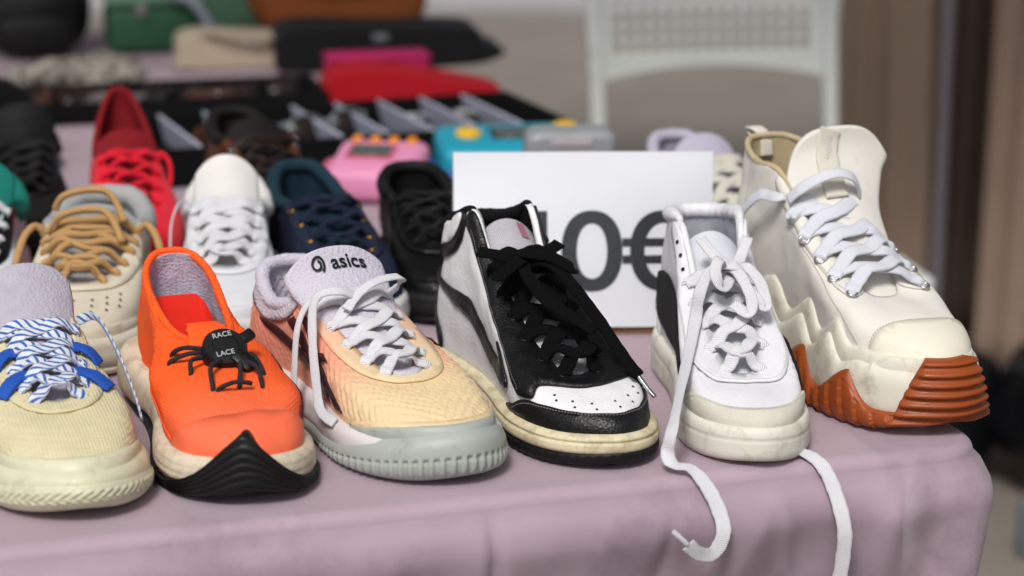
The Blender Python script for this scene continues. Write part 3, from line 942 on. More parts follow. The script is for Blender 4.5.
def shoe_bw():
    m_w = mat('white_cracked_leather', '#e2e2e4', .45, .06, 45, ('leather', 160, .25), dirt=('#8e8880', .16, 40))
    m_b = mat('black_worn_leather', '#0e0e10', .42, .25, 40, ('leather', 210, .30), dirt=('#2a2829', .3, 26), spec=.35)
    m_g = mat('charcoal_patent_leather', '#171518', .36, .2, 40, ('leather', 150, .4))
    m_lin = mat('black_collar_lining', '#101013', .85, .2, 60, ('weave', 160, .5), spec=.2)
    m_ton = mat('pale_grey_nylon', '#b9b6bd', .7, .12, 60, ('weave', 200, .4))
    m_mid = mat('cream_cupsole', '#d9cfae', .5, .10, 30, ('noise', 70, .15), dirt=('#86704e', .5, 55))
    m_out = mat('black_sole_rubber', '#0e0e10', .55, .15, 40, ('noise', 140, .25), spec=.3)
    m_lace = mat('black_cotton_lace', '#08080a', .9, .2, 60, ('uvrib', 420, .8), spec=.15)
    m_pink = mat('pink_label', '#a8667c', .6, .1)
    s = Shoe('black_white_high_top', 'black and white leather high-top sneaker with black laces in front of the price sign', (0.0855, 1.7735), 24, L=.295, wide=.98, rim=HIGH,
             hb=[.027, .027, .026, .025, .024, .023, .022, .022, .022, .023, .024], seed=4, wr=.0011, wscale=34, tilt=(0, 0))
    s.upper(m_w, m_lin, nv=32, thick=.005, disp=CREASE)
    s.insole(m_lin)
    s.over('toe_guard', [(6.6, 0), (6.9, .14), (7.6, .27), (8.6, .34), (10, .36), (11.4, .34), (12.4, .27), (13.1, .14), (13.4, 0)], m_b, thick=.0018)
    s.over('eyestay', [(4.0, .99), (3.9, .80), (5, .72), (6.0, .62), (6.8, .50), (7.2, .28), (7.9, .34), (8.4, .58), (9.1, .74), (10, .79), (10.9, .74), (11.6, .58), (12.1, .34), (12.8, .28), (13.2, .50), (14, .62), (15, .72), (16.1, .80), (16, .99),
                       (15, .985), (14, .985), (12, .985), (10, .985), (8, .985), (6, .985), (5, .985)], m_b, thick=.0018, smooth=True)
    s.over('heel_counter', [(-2.2, 0), (-1.9, .22), (-1.2, .40), (0, .45), (1.2, .40), (1.9, .22), (2.2, 0)], m_b, thick=.0018)
    s.over('collar_panel', [(-3.6, .985), (-3.4, .70), (-1.8, .62), (0, .66), (1.8, .62), (3.4, .70), (3.6, .985), (2, .985), (0, .985), (-2, .985)], m_b, thick=.0022)
    s.over('ankle_panel', [(3.5, .98), (3.3, .80), (2.4, .74), (1.2, .76), (1.0, .93), (2.2, .98)], m_w, off=.003, thick=.0014)
    swoosh(s, m_g, off=.001, thick=.0018); swoosh(s, m_g, lambda a: 20 - a, off=.001, thick=.0018)
    s.collar(m_lin, -3.9, 3.9, .0065)
    s.tongue([(.222, .045, .017, .004), (.184, .069, .022, .006), (.145, .094, .025, .008), (.116, .116, .026, .010), (.092, .134, .026, .011), (.078, .146, .024, .010)], m_ton, .006, roundtop=.4)
    me = bpy.data.meshes.new('label'); me.from_pydata([(-.005, -.008, 0), (.005, -.008, 0), (.005, .008, 0), (-.005, .008, 0)], [], [(0, 1, 2, 3)])
    s.on_tongue('tongue_label', me, m_pink, -.45, .86, 24, 9)
    s.sole('midsole', m_mid, [.030, .030, .029, .028, .027, .026, .025, .025, .025, .026, .027], [.011, .010, .009, .009, .009, .009, .009, .009, .010, .011, .012], .0040, .0060, .0012, .0035, nz=16,
           disp=lambda I, q: -.0014 * (abs(q - .62) < .06))
    s.sole('outsole', m_out, [.0115, .0105, .0095, .0095, .0095, .0095, .0095, .0095, .0105, .0125, .0145], [.003, .001, 0, 0, 0, 0, 0, 0, .001, .003, .005], .0062, .0048, .001, .002, nu=400, nz=9,
           disp=lambda I, q: -.0008 * (np.sin(I * 24) > .4) * (q < .8))
    m_dk = mat('grey_thread', '#77757a', .8, .1)
    s.stitch([(6.75, .08), (7.6, .24), (8.6, .31), (10, .33), (11.4, .31), (12.4, .24), (13.25, .08)], m_dk, off=.0026)
    s.stitch([(4.1, .83), (5, .755), (6.0, .655), (6.9, .52), (7.35, .32)], m_dk, off=.0026)
    s.stitch([(15.9, .83), (15, .755), (14.0, .655), (13.1, .52), (12.65, .32)], m_dk, off=.0026)
    s.stitch([(1.8, .50), (3.2, .335), (4.6, .205), (5.7, .155), (6.35, .20)], m_dk, off=.003)
    pts = []
    for r_, (v0, n_) in enumerate(((.46, 6), (.55, 6))):
        for k in range(n_):
            pts.append((10 + (k - (n_ - 1) / 2) * (.52 - .02 * r_), v0))
    s.dots('perforation', pts, .0011, M_hole)
    for r_ in (9.1, 8.3, 7.5, 6.8, 6.1, 5.4, 4.7):
        for q in (r_, 20 - r_):
            s.ring('eyelet', q, .905, .0026, .0014, m_g, off=.0026)
    s.lace_cross([9.1, 8.3, 7.5, 6.8, 6.1, 5.4], m_lace, .0125, .0026, .91, .012, .005, seed=21)
    # knot, slack loops and hanging ends
    K = (s.at(5.5, .98, .004) + s.at(14.5, .98, .004)) / 2 + np.array([.010, .020, .007])
    for pts_ in ([(.035, -.012, .012), (.022, 0, .010), (.0, .004, .004), (-.02, .0, .010), (-.034, -.010, .012)],
                 [(.0, 0, .002), (.012, .014, .008), (.030, .018, -.002), (.026, .008, -.004), (.004, .0, .004)],
                 [(.0, 0, .004), (-.012, .016, .010), (-.028, .030, .0), (-.026, .014, -.004), (-.004, .0, .004)],
                 [(.004, -.006, .006), (.006, .006, .012), (-.004, .010, .010), (-.008, -.002, .004)],
                 [(-.002, .004, .004), (-.014, .020, .004), (-.024, .042, -.012), (-.034, .066, -.034), (-.042, .090, -.056), (-.048, .104, -.068)],
                 [(.002, .004, .004), (.010, .024, .0), (.004, .046, -.016), (-.012, .066, -.028), (-.022, .080, -.036)]):
        ribbon('lace_bow', [K + np.array(p) for p in pts_], .0105, .0026, m_lace, s.o, up=(0.1, .6, .8))
    E_ = K + np.array((-.048, .104, -.068))
    ribbon('aglet', [E_, E_ + np.array((-.003, .008, -.007)), E_ + np.array((-.006, .016, -.013))], .0034, .0026, M_steel, s.o)
    return s

# --- E: white mid-top
def tface(a, z, b=-.004):
    x, y = tw(a, b - float(np.interp(.752 - z, [0, .012, .034, .042, .050, .16, .3], [0, .0045, .016, .0175, .017, -.012, -.018])))
    return (x, y, z)
LACE1 = (tface(-.262, .790, .030), tface(-.271, .766, .020), tface(-.268, .7585, .012), tface(-.258, .7570, .006), tface(-.250, .748, -.001), tface(-.243, .732, -.004), tface(-.241, .714, -.006), tface(-.249, .698, -.008), tface(-.262, .699, -.010), tface(-.273, .709, -.012))
LACE1_TIP = (tface(-.273, .709, -.012), tface(-.2785, .7145, -.013), tface(-.285, .721, -.014))
LACE2 = (tface(-.175, .7580, .035), tface(-.160, .7575, .014), tface(-.150, .750, .0), tface(-.144, .732, -.004), tface(-.141, .706, -.008), tface(-.1405, .680, -.012), tface(-.141, .655, -.013))
LACE2_TIP = (tface(-.141, .655, -.013), tface(-.1412, .645, -.0135), tface(-.1415, .634, -.014))
def shoe_white_mid():
    m_w = mat('white_smooth_leather', '#dfdfe4', .40, .07, 40, ('leather', 200, .22), dirt=('#a8a29c', .22, 28))
    m_ton = mat('grey_white_foam_tongue', '#cfd2d9', .75, .08, 50, ('noise', 200, .2))
    m_lin = mat('pale_grey_lining', '#bcbfc8', .85, .1, 60, ('weave', 200, .4))
    m_b = mat('black_suede', '#121316', .8, .2, 60, ('noise', 400, .5))
    m_sue = mat('beige_suede_mudguard', '#d3cfc2', .9, .14, 50, ('noise', 420, .6), dirt=('#a89d8a', .35, 26))
    m_mid = mat('ivory_rubber', '#dedbd0', .55, .08, 30, ('noise', 160, .2), dirt=('#a09272', .45, 60))
    rim = [(0, .006, .134), (.015, .009, .134), (.025, .024, .136), (.0285, .048, .140), (.0265, .076, .141), (.023, .098, .120), (.021, .122, .099),
           (.017, .148, .081), (.014, .176, .064), (.009, .202, .051), (0, .209, .049)]
    s = Shoe('white_mid_top', 'white leather mid-top sneaker with black side mark and untied white laces hanging down', (.1945, 1.7771), 7, L=.285, wide=.93, rim=rim,
             hb=[.030, .030, .029, .028, .027, .026, .026, .026, .027, .028, .029], seed=5, wr=.0008, wscale=30)
    s.upper(m_w, m_lin, nv=32, thick=.006, disp=CREASE)
    s.insole(m_lin)
    s.collar(m_w, -4.0, 4.0, .0068)
    s.collar(m_w, 4.0, 6.6, .0030, 'piping'); s.collar(m_w, 13.4, 16.0, .0030, 'piping')
    s.over('eyestay', [(4.0, .985), (3.9, .82), (5, .74), (6.4, .68), (7.6, .62), (8.6, .68), (9.3, .80), (10, .84), (10.7, .80), (11.4, .68), (12.4, .62), (13.6, .68), (15, .74), (16.1, .82), (16, .985),
                       (14, .98), (12, .98), (10, .98), (8, .98), (6, .98)], m_w, thick=.0018)
    s.over('mudguard', [(6.9, 0), (7.2, .16), (7.9, .29), (8.8, .36), (10, .38), (11.2, .36), (12.1, .29), (12.8, .16), (13.1, 0)], m_sue, thick=.0016)
    s.over('heel_panel', [(-2.4, 0), (-2.0, .3), (-1.0, .6), (0, .66), (1.0, .6), (2.0, .3), (2.4, 0)], m_w, thick=.0016)
    big = [(1.0, .30), (2.6, .14), (4.2, .06), (5.8, .05), (6.9, .12), (7.1, .26), (6.7, .48), (6.1, .44), (5.4, .42), (4.2, .46), (2.6, .46)]
    s.over('swoosh', big, m_b, thick=.0018, h=.004); s.over('swoosh', [(20 - a, b) for a, b in big], m_b, thick=.0018, h=.004)
    s.tongue([(.212, .043, .015, .004), (.177, .063, .019, .006), (.140, .088, .024, .008), (.112, .107, .025, .010), (.088, .123, .025, .012), (.072, .132, .023, .012)], m_ton, .008, roundtop=.3)
    s.sole('midsole', m_mid, [.036, .036, .035, .033, .032, .031, .029, .028, .028, .029, .030], [.004, .002, 0, 0, 0, 0, 0, 0, .001, .003, .005], .0042, .0050, .0004, .0026, nz=18,
           disp=lambda I, q: -.0008 * (abs(q - .66) < .04))
    m_th = mat('white_thread', '#c4c2c0', .8, .1)
    s.stitch([(7.0, .06), (7.9, .265), (8.8, .335), (10, .355), (11.2, .335), (12.1, .265), (13.0, .06)], m_th, off=.0024)
    s.stitch([(4.1, .85), (5, .77), (6.4, .71), (7.6, .65), (8.6, .71), (9.3, .825), (10, .86), (10.7, .825), (11.4, .71), (12.4, .65), (13.6, .71), (15, .77), (15.9, .85)], m_th, off=.0026)
    s.stitch([(1.2, .28), (2.7, .15), (4.3, .075), (5.8, .065), (6.8, .13)], mat('grey_seam_thread', '#55555a', .8), off=.0028)
    s.dots('perforation', [(4.5 + k * .45, .90) for k in range(3)], .0018, M_hole, .003)
    for r_ in (9.0, 8.1, 7.3, 6.6, 5.9):
        for q in (r_, 20 - r_):
            s.ring('eyelet', q, .90, .0022, .0012, m_w, off=.0024)
    s.lace_cross([9.0, 8.1, 7.3, 6.6, 5.9], M_white_lace, .0108, .0020, .91, .010, .003, seed=33)
    K = (s.at(6.0, .98, .004) + s.at(14.0, .98, .004)) / 2 + np.array([-.004, .014, .012])
    s.K = K
    for pts_ in ([(.0, .0, .0), (.012, .014, .014), (.018, .026, .006), (.012, .028, -.006), (.002, .010, -.002)],
                 [(.0, .0, .0), (-.010, .010, .006), (-.020, .020, -.006), (-.022, .032, -.022), (-.014, .026, -.014), (.0, .006, .0)],
                 [(.010, -.004, .002), (.004, .010, .008), (-.006, .010, .006), (-.010, -.006, .0)],
                 [(.004, .0, .002), (-.002, .016, .004), (-.010, .032, -.014), (-.006, .040, -.024), (.004, .030, -.018)],
                 [(-.018, -.024, .022), (-.010, -.010, .010), (.0, .004, .004), (.012, -.010, .012), (.020, -.022, .022)]):
        ribbon('lace_bow', [K + np.array(p) for p in pts_], .0095, .0020, M_white_lace, s.o, up=(0.1, .6, .8))
    # one end down the near flank, across the cloth and over the table's edge, the other straight down in front
    W1 = [s.loc(p) for p in LACE1]
    ribbon('lace_end', [K + np.array(p) for p in ((.002, .0, .0), (.016, .006, .004), (.028, .016, -.012), (.036, .032, -.040))] + W1, .0112, .0015, M_white_lace, s.o,
           ups=[(.5, .5, .7)] * 4 + [(.7, .6, .2), (.3, .5, .8), (0, .2, 1), (0, .2, 1), (0, .7, .7), (0, 1, .1), (0, 1, 0), (0, 1, 0), (0, 1, 0), (0, 1, 0)], step=8)
    ribbon('aglet', [s.loc(p) for p in LACE1_TIP], .0036, .0028, M_white_lace, s.o, up=(0, 1, 0))
    W2 = [s.loc(p) for p in LACE2]
    ribbon('lace_end', W2, .0112, .0015, M_white_lace, s.o, ups=[(0, .1, 1), (0, .2, 1), (0, .7, .7), (0, 1, .1), (.1, 1, 0), (.3, 1, 0), (.5, 1, 0)], step=8)
    ribbon('aglet', [s.loc(p) for p in LACE2_TIP], .0036, .0028, M_white_lace, s.o, up=(0, 1, 0))
    return s

# --- F: cream canvas platform high-top with zigzag sole
def shoe_platform():
    m_can = mat('cream_canvas', '#dedbd3', .85, .10, 40, ('weave', 330, .18), dirt=('#a39887', .22, 40))
    m_toe = mat('ivory_toe_rubber', '#dfdac8', .5, .06, 30, ('noise', 90, .12), dirt=('#b3a68a', .25, 24))
    m_lin = mat('beige_canvas_lining', '#c9b795', .9, .12, 50, ('weave', 240, .5))
    m_mid = mat('bone_foam', '#d8d4c6', .55, .07, 30, ('noise', 80, .15), dirt=('#978a6f', .45, 50))
    m_gum = mat('gum_rubber', '#96481f', .42, .14, 30, ('noise', 80, .2), dirt=('#6b3216', .4, 24), sss=.0)
    m_lace = mat('bluish_white_lace', '#dfe1ea', .85, .08, 60, ('uvrib', 420, .6))
    m_tape = mat('cream_webbing', '#ddd8ca', .8, .08, 60, ('weave', 330, .4))
    m_navy = mat('navy_heel_tape', '#24283a', .7, .1)
    base = .046
    rim = [(0, .004, .186), (.019, .008, .185), (.031, .026, .180), (.036, .052, .174), (.034, .082, .172), (.029, .106, .151), (.025, .130, .130),
           (.021, .154, .114), (.018, .178, .100), (.011, .196, .091), (0, .202, .089)]
    s = Shoe('cream_platform_high_top', 'cream canvas high-top with chunky zigzag sole of orange-brown rubber at the table corner', (.3520, 1.8608), 25, L=.290, wide=.98, rim=rim,
             hb=[.050, .050, .048, .046, .045, .045, .045, .046, .048, .050, .052], seed=6, wr=.0016, wscale=20)
    s.upper(m_can, m_lin, nv=30, thick=.004)
    s.insole(m_lin)
    s.collar(m_lin, -5.0, 5.0, .0028, 'rim_binding')
    s.over('toe_cap', [(7.9, 0), (8.1, .22), (8.7, .44), (9.3, .57), (10, .61), (10.7, .57), (11.3, .44), (11.9, .22), (12.1, 0)], m_toe, thick=.0022)
    s.over('eyestay', [(4.2, .985), (4.2, .84), (5.4, .76), (7, .73), (8.3, .78), (8.6, .985), (7, .985), (5.5, .985)], m_can, thick=.0014)
    s.over('eyestay', [(15.8, .985), (15.8, .84), (14.6, .76), (13, .73), (11.7, .78), (11.4, .985), (13, .985), (14.5, .985)], m_can, thick=.0014)
    s.over('heel_tape', [(-.5, .02), (-.5, .99), (.5, .99), (.5, .02)], m_tape, thick=.0014, smooth=False)
    s.over('heel_stripe', [(-1.3, .36), (-1.3, .43), (1.3, .43), (1.3, .36)], m_navy, off=.002, thick=.0012, smooth=False)
    m_th = mat('cream_thread', '#b3aa98', .8, .1)
    s.stitch([(4.3, .87), (5.4, .785), (7, .755), (8.2, .80)], m_th, off=.0024); s.stitch([(15.7, .87), (14.6, .785), (13, .755), (11.8, .80)], m_th, off=.0024)
    s.stitch([(7.9, .05), (8.1, .25), (8.7, .465), (9.35, .59), (10, .63), (10.65, .59), (11.3, .465), (11.9, .25)], m_th, off=.001)
    s.stitch([(2.2, .3), (2.4, .6), (2.6, .95)], m_th, off=.0008); s.stitch([(4.4, .60), (5.4, .68), (6.6, .66), (7.4, .5), (7.7, .2)], m_th, off=.0008)
    # heel pull loop standing away from the collar
    H0 = np.array([0, .004, .180])
    ribbon('pull_tab', [H0 + np.array([0, .004, -.012]), H0 + np.array([.0, .001, .004]), H0 + np.array([.002, -.010, .010]), H0 + np.array([.002, -.020, .008]), H0 + np.array([.0, -.014, .002]), H0 + np.array([0, -.004, -.012])], .012, .003, m_tape, s.o, up=(0, .3, 1))
    s.tongue([(.206, .081, .018, .004), (.178, .101, .025, .006), (.148, .125, .032, .009), (.120, .150, .036, .011), (.100, .172, .046, .010), (.089, .190, .051, .008), (.087, .206, .050, .005)], m_can, .007, roundtop=.75, lean=-.022)
    P, Nn = [], []
    for b in np.linspace(.52, .98, 8):
        P.append(s.T(.28 - .1 * b, b) + s.Tn(.28 - .1 * b, b) * .002); Nn.append(s.Tn(.28 - .1 * b, b))
    tp = ribbon('tongue_tape', P, .020, .0016, m_tape, s.to, ups=Nn, step=3)
    # embossed script on the tape
    rg = random.Random(5)
    P, Nn = [], []
    for k, b in enumerate(np.linspace(.74, .93, 22)):
        a = .20 + .055 * math.sin(k * 1.9) + rg.uniform(-.01, .01)
        P.append(s.T(a, b) + s.Tn(a, b) * .0032); Nn.append(s.Tn(a, b))
    ribbon('embossed_script', P, .0010, .0006, m_can, s.to, ups=Nn, step=3)
    # zigzag tiers
    def tri(I, ph, per):
        x = ((I + ph) / per) % 1.0
        t = np.where(x < .62, x / .62, (1 - x) / .38)
        return .25 * t + .75 * t * t * (3 - 2 * t)
    side = lambda I: np.clip((3.4 - np.abs(np.abs(I - 10) - 5.6)) / 1.0, 0, 1)
    M_ = lambda I: np.where(I > 10, 20 - I, I)
    heelup = lambda I: np.clip((4.5 - M_(I)) / 4.5, 0, 1)
    t1 = lambda I: .060 + .020 * heelup(I) + .020 * tri(M_(I), .2, 1.5) * np.clip((8.0 - M_(I)) / 1.5, 0, 1)
    t2 = lambda I: .046 + .016 * heelup(I) + .019 * tri(M_(I), .4, 1.5) * np.clip((8.3 - M_(I)) / 1.3, 0, 1) + .004 * (M_(I) > 8)
    g = lambda I: .018 + .012 * heelup(I) + .027 * tri(M_(I), .1, 2.1) * np.clip((8.4 - M_(I)) / .9, 0, 1) + .043 * np.clip((M_(I) - 8.75) / .6, 0, 1) ** .8
    s.sole('midsole_tier', m_mid, t1, .020, .003, .004, .0, .003, nu=480, nz=16)
    s.sole('midsole', m_mid, t2, .012, .0075, .0080, .001, .004, nu=480, nz=18)
    zbF = lambda I: cr(mirror11([.003, .001, 0, 0, 0, 0, 0, 0, .002, .007, .012]), I, True)
    ridge = lambda I, q: np.where(M_(I) > 8.6, .0017 * np.clip(np.sin((zbF(I) + (g(I) - zbF(I)) * q) * 2 * np.pi / .0082) * 1.5, -1, 1), .0030 * (((M_(I) * 2.4 + q * .35) % 1.0) - .5) * (q < .8))
    s.sole('outsole', m_gum, g, [.003, .001, 0, 0, 0, 0, 0, 0, .002, .007, .012], lambda I: .0105 + .002 * np.clip((M_(I) - 8.4), 0, 1), .013, .003, .004, nu=640, nz=44, disp=ridge)
    rows = [8.3, 7.5, 6.7, 5.9, 5.1]
    for r_ in rows:
        for q in (r_, 20 - r_):
            s.ring('eyelet', q, .80, .0040, .0024, M_steel, off=.0026)
    s.lace_cross(rows, m_lace, .0125, .0022, .825, .012, .004, seed=44)
    A = s.at(4.8, .93, .005)
    ribbon('lace_loop', [A + np.array([-.062, .012, .0]), A + np.array([-.05, .018, .018]), A + np.array([-.03, .016, .022]), A + np.array([-.008, .010, .012]), A], .0105, .002, m_lace, s.o, up=(0, .6, .8))
    # lace end dropping down the flank
    A = s.at(4.6, .90, .004)
    ribbon('lace_end', [A, A + np.array([.008, -.002, .0]), s.at(4.1, .80, .016), s.at(3.6, .68, .017), s.at(3.1, .56, .016), s.at(2.7, .46, .013), s.at(2.5, .40, .010)], .0090, .0020, m_lace, s.o, up=(1, 0, .2))
    return s

SH = {}
SH['A'] = shoe_tennis_striped(); SH['B'] = shoe_orange(); SH['C'] = shoe_peach()
SH['D'] = shoe_bw(); SH['E'] = shoe_white_mid(); SH['F'] = shoe_platform()
# ------------------------------------------------------------------ shoes further back
def low_shoe(name, label, toe, yaw, m_up, m_lin, m_sole, m_lace, rim=None, tong=None, m_ton=None, L=.285, wide=.98, seed=1, lace_w=.009, lace_t=.002, rnd=False, lift=.010, rows=(9.0, 8.1, 7.2, 6.3, 5.5),
             scale=1.0, zt=None, zb=None, m_out=None, collar=.007, wr=.0009, m_eye=None, m_trim=None, guard=True, jit=.003, fwd=.003):
    s = Shoe(name, label, toe, yaw, L=L, wide=wide, rim=rim or LOW, hb=[.028, .028, .027, .026, .025, .024, .024, .024, .025, .026, .027], seed=seed, wr=wr, wscale=28, scale=scale)
    s.upper(m_up, m_lin, nu=110, nv=16, thick=.0045)
    s.insole(m_lin)
    if collar:
        s.collar(m_lin, -4.8, 4.8, collar)
    if m_trim:
        s.over('eyestay', [(4.7, .985), (4.6, .80), (6, .72), (8, .76), (9, .81), (10, .84), (11, .81), (12, .76), (14, .72), (15.4, .80), (15.3, .985), (14, .98), (12, .98), (10, .98), (8, .98), (6, .98)], m_trim, thick=.0016, h=.008)
        s.over('heel_counter', [(-2.6, 0), (-2.2, .34), (-1.2, .55), (0, .60), (1.2, .55), (2.2, .34), (2.6, 0)], m_trim, thick=.0016, h=.008)
        if guard:
            s.over('toe_guard', [(6.9, 0), (7.3, .16), (8.2, .26), (10, .30), (11.8, .26), (12.7, .16), (13.1, 0)], m_trim, thick=.0014, h=.008)
    if tong is not False:
        s.tongue(tong or LOWT, m_ton or m_lin, .008, roundtop=.45)
    s.sole('midsole', m_sole, zt or [.034, .034, .033, .031, .030, .029, .029, .030, .031, .032, .033], zb or [.008, .006, .005, .005, .005, .005, .005, .005, .006, .008, .010], .0035, .005, .0015, .0035, nu=160, nz=9,
           disp=lambda I, q: -.0009 * (abs(q - .6) < .08))
    s.sole('outsole', m_out or m_sole, [.0085, .0065, .0055, .0055, .0055, .0055, .0055, .0055, .0065, .0085, .0105], [.003, .001, 0, 0, 0, 0, 0, 0, .001, .003, .005], .0046, .0035, .0, .0012, nu=160, nz=5)
    if m_eye:
        for r_ in rows:
            for q in (r_, 20 - r_):
                s.ring('eyelet', q, .90, .0034, .0020, m_eye, off=.0026)
    if m_lace:
        s.lace_cross(list(rows), m_lace, lace_w, lace_t, .91, lift, jit, seed=seed + 50, rnd=rnd, fwd=fwd)
    return s

# tan rope laces
m_cr = mat('bone_suede_leather', '#cfc7b4', .8, .12, 40, ('noise', 260, .4), dirt=('#9f937c', .35, 24))
m_gl = mat('grey_padded_lining', '#a9aaab', .85, .1, 60, ('weave', 200, .4))
m_os = mat('off_white_cupsole', '#d2ccbb', .55, .1, 30, ('noise', 90, .2), dirt=('#9d937f', .4, 22))
m_tan = mat('tan_rope_lace', '#dbae74', .85, .14, 60, ('uvrib', 380, .8))
s = low_shoe('beige_sneaker', 'beige sneaker with perforated toe and thick tan rope laces in the second row', (-.380, 2.008), 3, m_cr, m_gl, m_os, m_tan, lace_w=.0062, rnd=True, lift=.013, seed=11, m_trim=m_cr, scale=1.10,
             rows=(9.1, 8.4, 7.7, 7.0, 6.3, 5.6), wide=1.02, jit=.006, collar=.009, tong=[(.214, .052, .024, .004), (.185, .066, .031, .006), (.150, .082, .037, .009), (.122, .095, .040, .012), (.104, .104, .038, .012)],
             rim=[(0, .004, .090), (.023, .010, .089), (.036, .032, .082), (.041, .062, .076), (.041, .090, .081), (.037, .116, .088), (.033, .142, .081), (.030, .165, .075), (.025, .188, .066), (.015, .204, .061), (0, .209, .059)])
s.dots('perforation', [(10 + (k - 3) * .42, .50 + .09 * r_) for r_ in range(3) for k in range(7)], .0012, M_hole, .001)
for sg, q in ((1, 5.6), (-1, 14.4)):
    A = s.at(q, .96, .006)
    ribbon('lace_loop', [A, A + np.array([sg * .007, .002, .004]), A + np.array([sg * .015, .012, -.004]), A + np.array([sg * .022, .024, -.026])], .0062, .0062, m_tan, s.o, nsec=10, p=2)
for k, yy in enumerate((.128, .150)):
    z0 = .115 - k * .012
    ribbon('lace_loop', [(.030, yy - .004, z0 - .012), (.022, yy, z0), (.0, yy + .004, z0 + .006), (-.018, yy + .006, z0 + .002), (-.030, yy + .022, z0 - .018)], .0062, .0062, m_tan, s.o, nsec=10, p=2)

# white leather sneaker
m_wl = mat('white_leather_upper', '#d6d8dc', .42, .08, 40, ('leather', 200, .25), dirt=('#a9a6a2', .25, 24))
m_ct = mat('cream_leather_tongue', '#dad8d4', .5, .08, 40, ('leather', 200, .2))
m_ws = mat('white_rubber_sole', '#d8d8d8', .5, .08, 30, dirt=('#a39f98', .3, 22))
s = low_shoe('white_leather_sneaker', 'plain white leather sneaker with wide flat white laces behind the orange shoe', (-.254, 2.078), 6, m_wl, m_ct, m_ws, M_white_lace, lace_w=.0125, lift=.011, seed=12, m_trim=m_wl, m_ton=m_ct,
             tong=[(.214, .052, .016, .004), (.185, .068, .023, .006), (.150, .088, .028, .009), (.120, .107, .030, .012), (.098, .122, .030, .013), (.088, .134, .028, .013)], scale=1.08)
A = s.at(5.4, .95, .005)
ribbon('lace_end', [A, A + np.array([.010, .006, .004]), A + np.array([.017, .020, -.012]), A + np.array([.018, .034, -.040])], .0095, .0018, M_white_lace, s.o, up=(1, 0, .3))

# navy deck shoe
m_nv = mat('navy_canvas', '#16233c', .75, .2, 40, ('weave', 240, .5))
m_nvl = mat('dark_teal_lining', '#10303f', .8, .2, 50, ('weave', 200, .4))
m_nvlace = mat('navy_lace', '#131f38', .8, .15, 60, ('uvrib', 420, .7))
m_gold = mat('brass_eyelet', '#c79a3c', .3, .05, metal=1.0)
low_shoe('navy_deck_shoe', 'navy canvas shoe with brass eyelets and white sole in the second row', (-.128, 2.142), 19, m_nv, m_nvl, m_ws, m_nvlace, seed=13, m_trim=m_nv, m_eye=m_gold, rows=(8.6, 7.5, 6.4, 5.4),
         rim=[(0, .004, .106), (.019, .009, .104), (.030, .030, .094), (.034, .060, .084), (.033, .090, .086), (.030, .112, .092), (.026, .138, .084), (.023, .162, .074), (.019, .186, .066), (.012, .202, .061), (0, .208, .059)],
         tong=[(.214, .050, .018, .004), (.185, .064, .026, .006), (.150, .080, .032, .009), (.125, .092, .035, .012), (.110, .098, .034, .012)], lace_w=.007, wide=.96, scale=1.02)

# black leather shoe
m_bk = mat('black_polished_leather', '#0a0a0b', .36, .25, 40, ('leather', 180, .35))
m_bkl = mat('black_leather_lining', '#060607', .7, .2, 40)
m_bks = mat('black_sole', '#141416', .6, .15, 40)
m_bklace = mat('black_waxed_lace', '#0e0e10', .6, .1, 60, ('uvrib', 420, .5))
s = low_shoe('black_leather_shoe', 'black leather shoe standing left of the price sign', (-.064, 2.186), 9, m_bk, m_bkl, m_bks, m_bklace, seed=14, m_trim=m_bk, rows=(8.6, 7.5, 6.4, 5.4), lace_w=.005,
             rim=[(0, .002, .104), (.021, .008, .103), (.033, .030, .098), (.037, .062, .094), (.035, .092, .094), (.029, .114, .096), (.022, .138, .088), (.018, .162, .078), (.014, .186, .069), (.009, .202, .064), (0, .208, .062)],
             tong=[(.214, .052, .016, .004), (.185, .066, .024, .006), (.150, .084, .030, .009), (.125, .098, .033, .012), (.110, .100, .032, .012)], wide=.92, scale=0.95)

# red knit sneaker
m_rd = mat('scarlet_knit', '#e40a2c', .8, .15, 60, ('weave', 120, .5), sheen=.1)
m_rdl = mat('dark_red_lining', '#7a0a16', .85, .2, 60)
m_rds = mat('red_rubber', '#b0142c', .5, .1, 30)
s = low_shoe('red_knit_sneaker', 'bright red knit sneaker with tall pointed heel', (-.366, 2.330), 13, m_rd, m_rdl, m_rds, m_rd, seed=15, rnd=True, lace_w=.006, lift=.012, collar=.004,
             rim=[(0, -.006, .164), (.013, .0, .159), (.026, .020, .134), (.034, .048, .108), (.035, .078, .103), (.030, .104, .110), (.025, .132, .098), (.021, .158, .084), (.017, .184, .072), (.011, .202, .065), (0, .208, .063)], wide=1.14, scale=0.94)
ribbon('pull_loop', [(-.024, .112, .100), (-.036, .104, .108), (-.045, .114, .100), (-.045, .130, .084), (-.040, .142, .070)], .006, .005, m_rd, s.o, up=(-1, 0, .2), nsec=8)

# brown leather shoe
m_br = mat('brown_leather', '#5c321c', .4, .3, 40, ('leather', 170, .4), dirt=('#6b4128', .3, 20))
m_brl = mat('black_leather_inside', '#120e0c', .8, .2, 40)
m_brs = mat('dark_brown_sole', '#22150f', .6, .2, 40)
low_shoe('brown_leather_shoe', 'brown leather lace-up shoe behind the white leather sneaker', (-.200, 2.400), 25, m_br, m_brl, m_brs, m_brs, seed=16, m_trim=m_br, m_eye=M_steel, rows=(8.6, 7.8, 7.0, 6.2, 5.4), lace_w=.005, rnd=True,
         rim=[(0, .000, .128), (.020, .006, .126), (.032, .028, .118), (.038, .058, .110), (.040, .088, .112), (.036, .112, .116), (.029, .138, .098), (.024, .162, .084), (.019, .186, .072), (.012, .202, .065), (0, .208, .063)], scale=0.95)

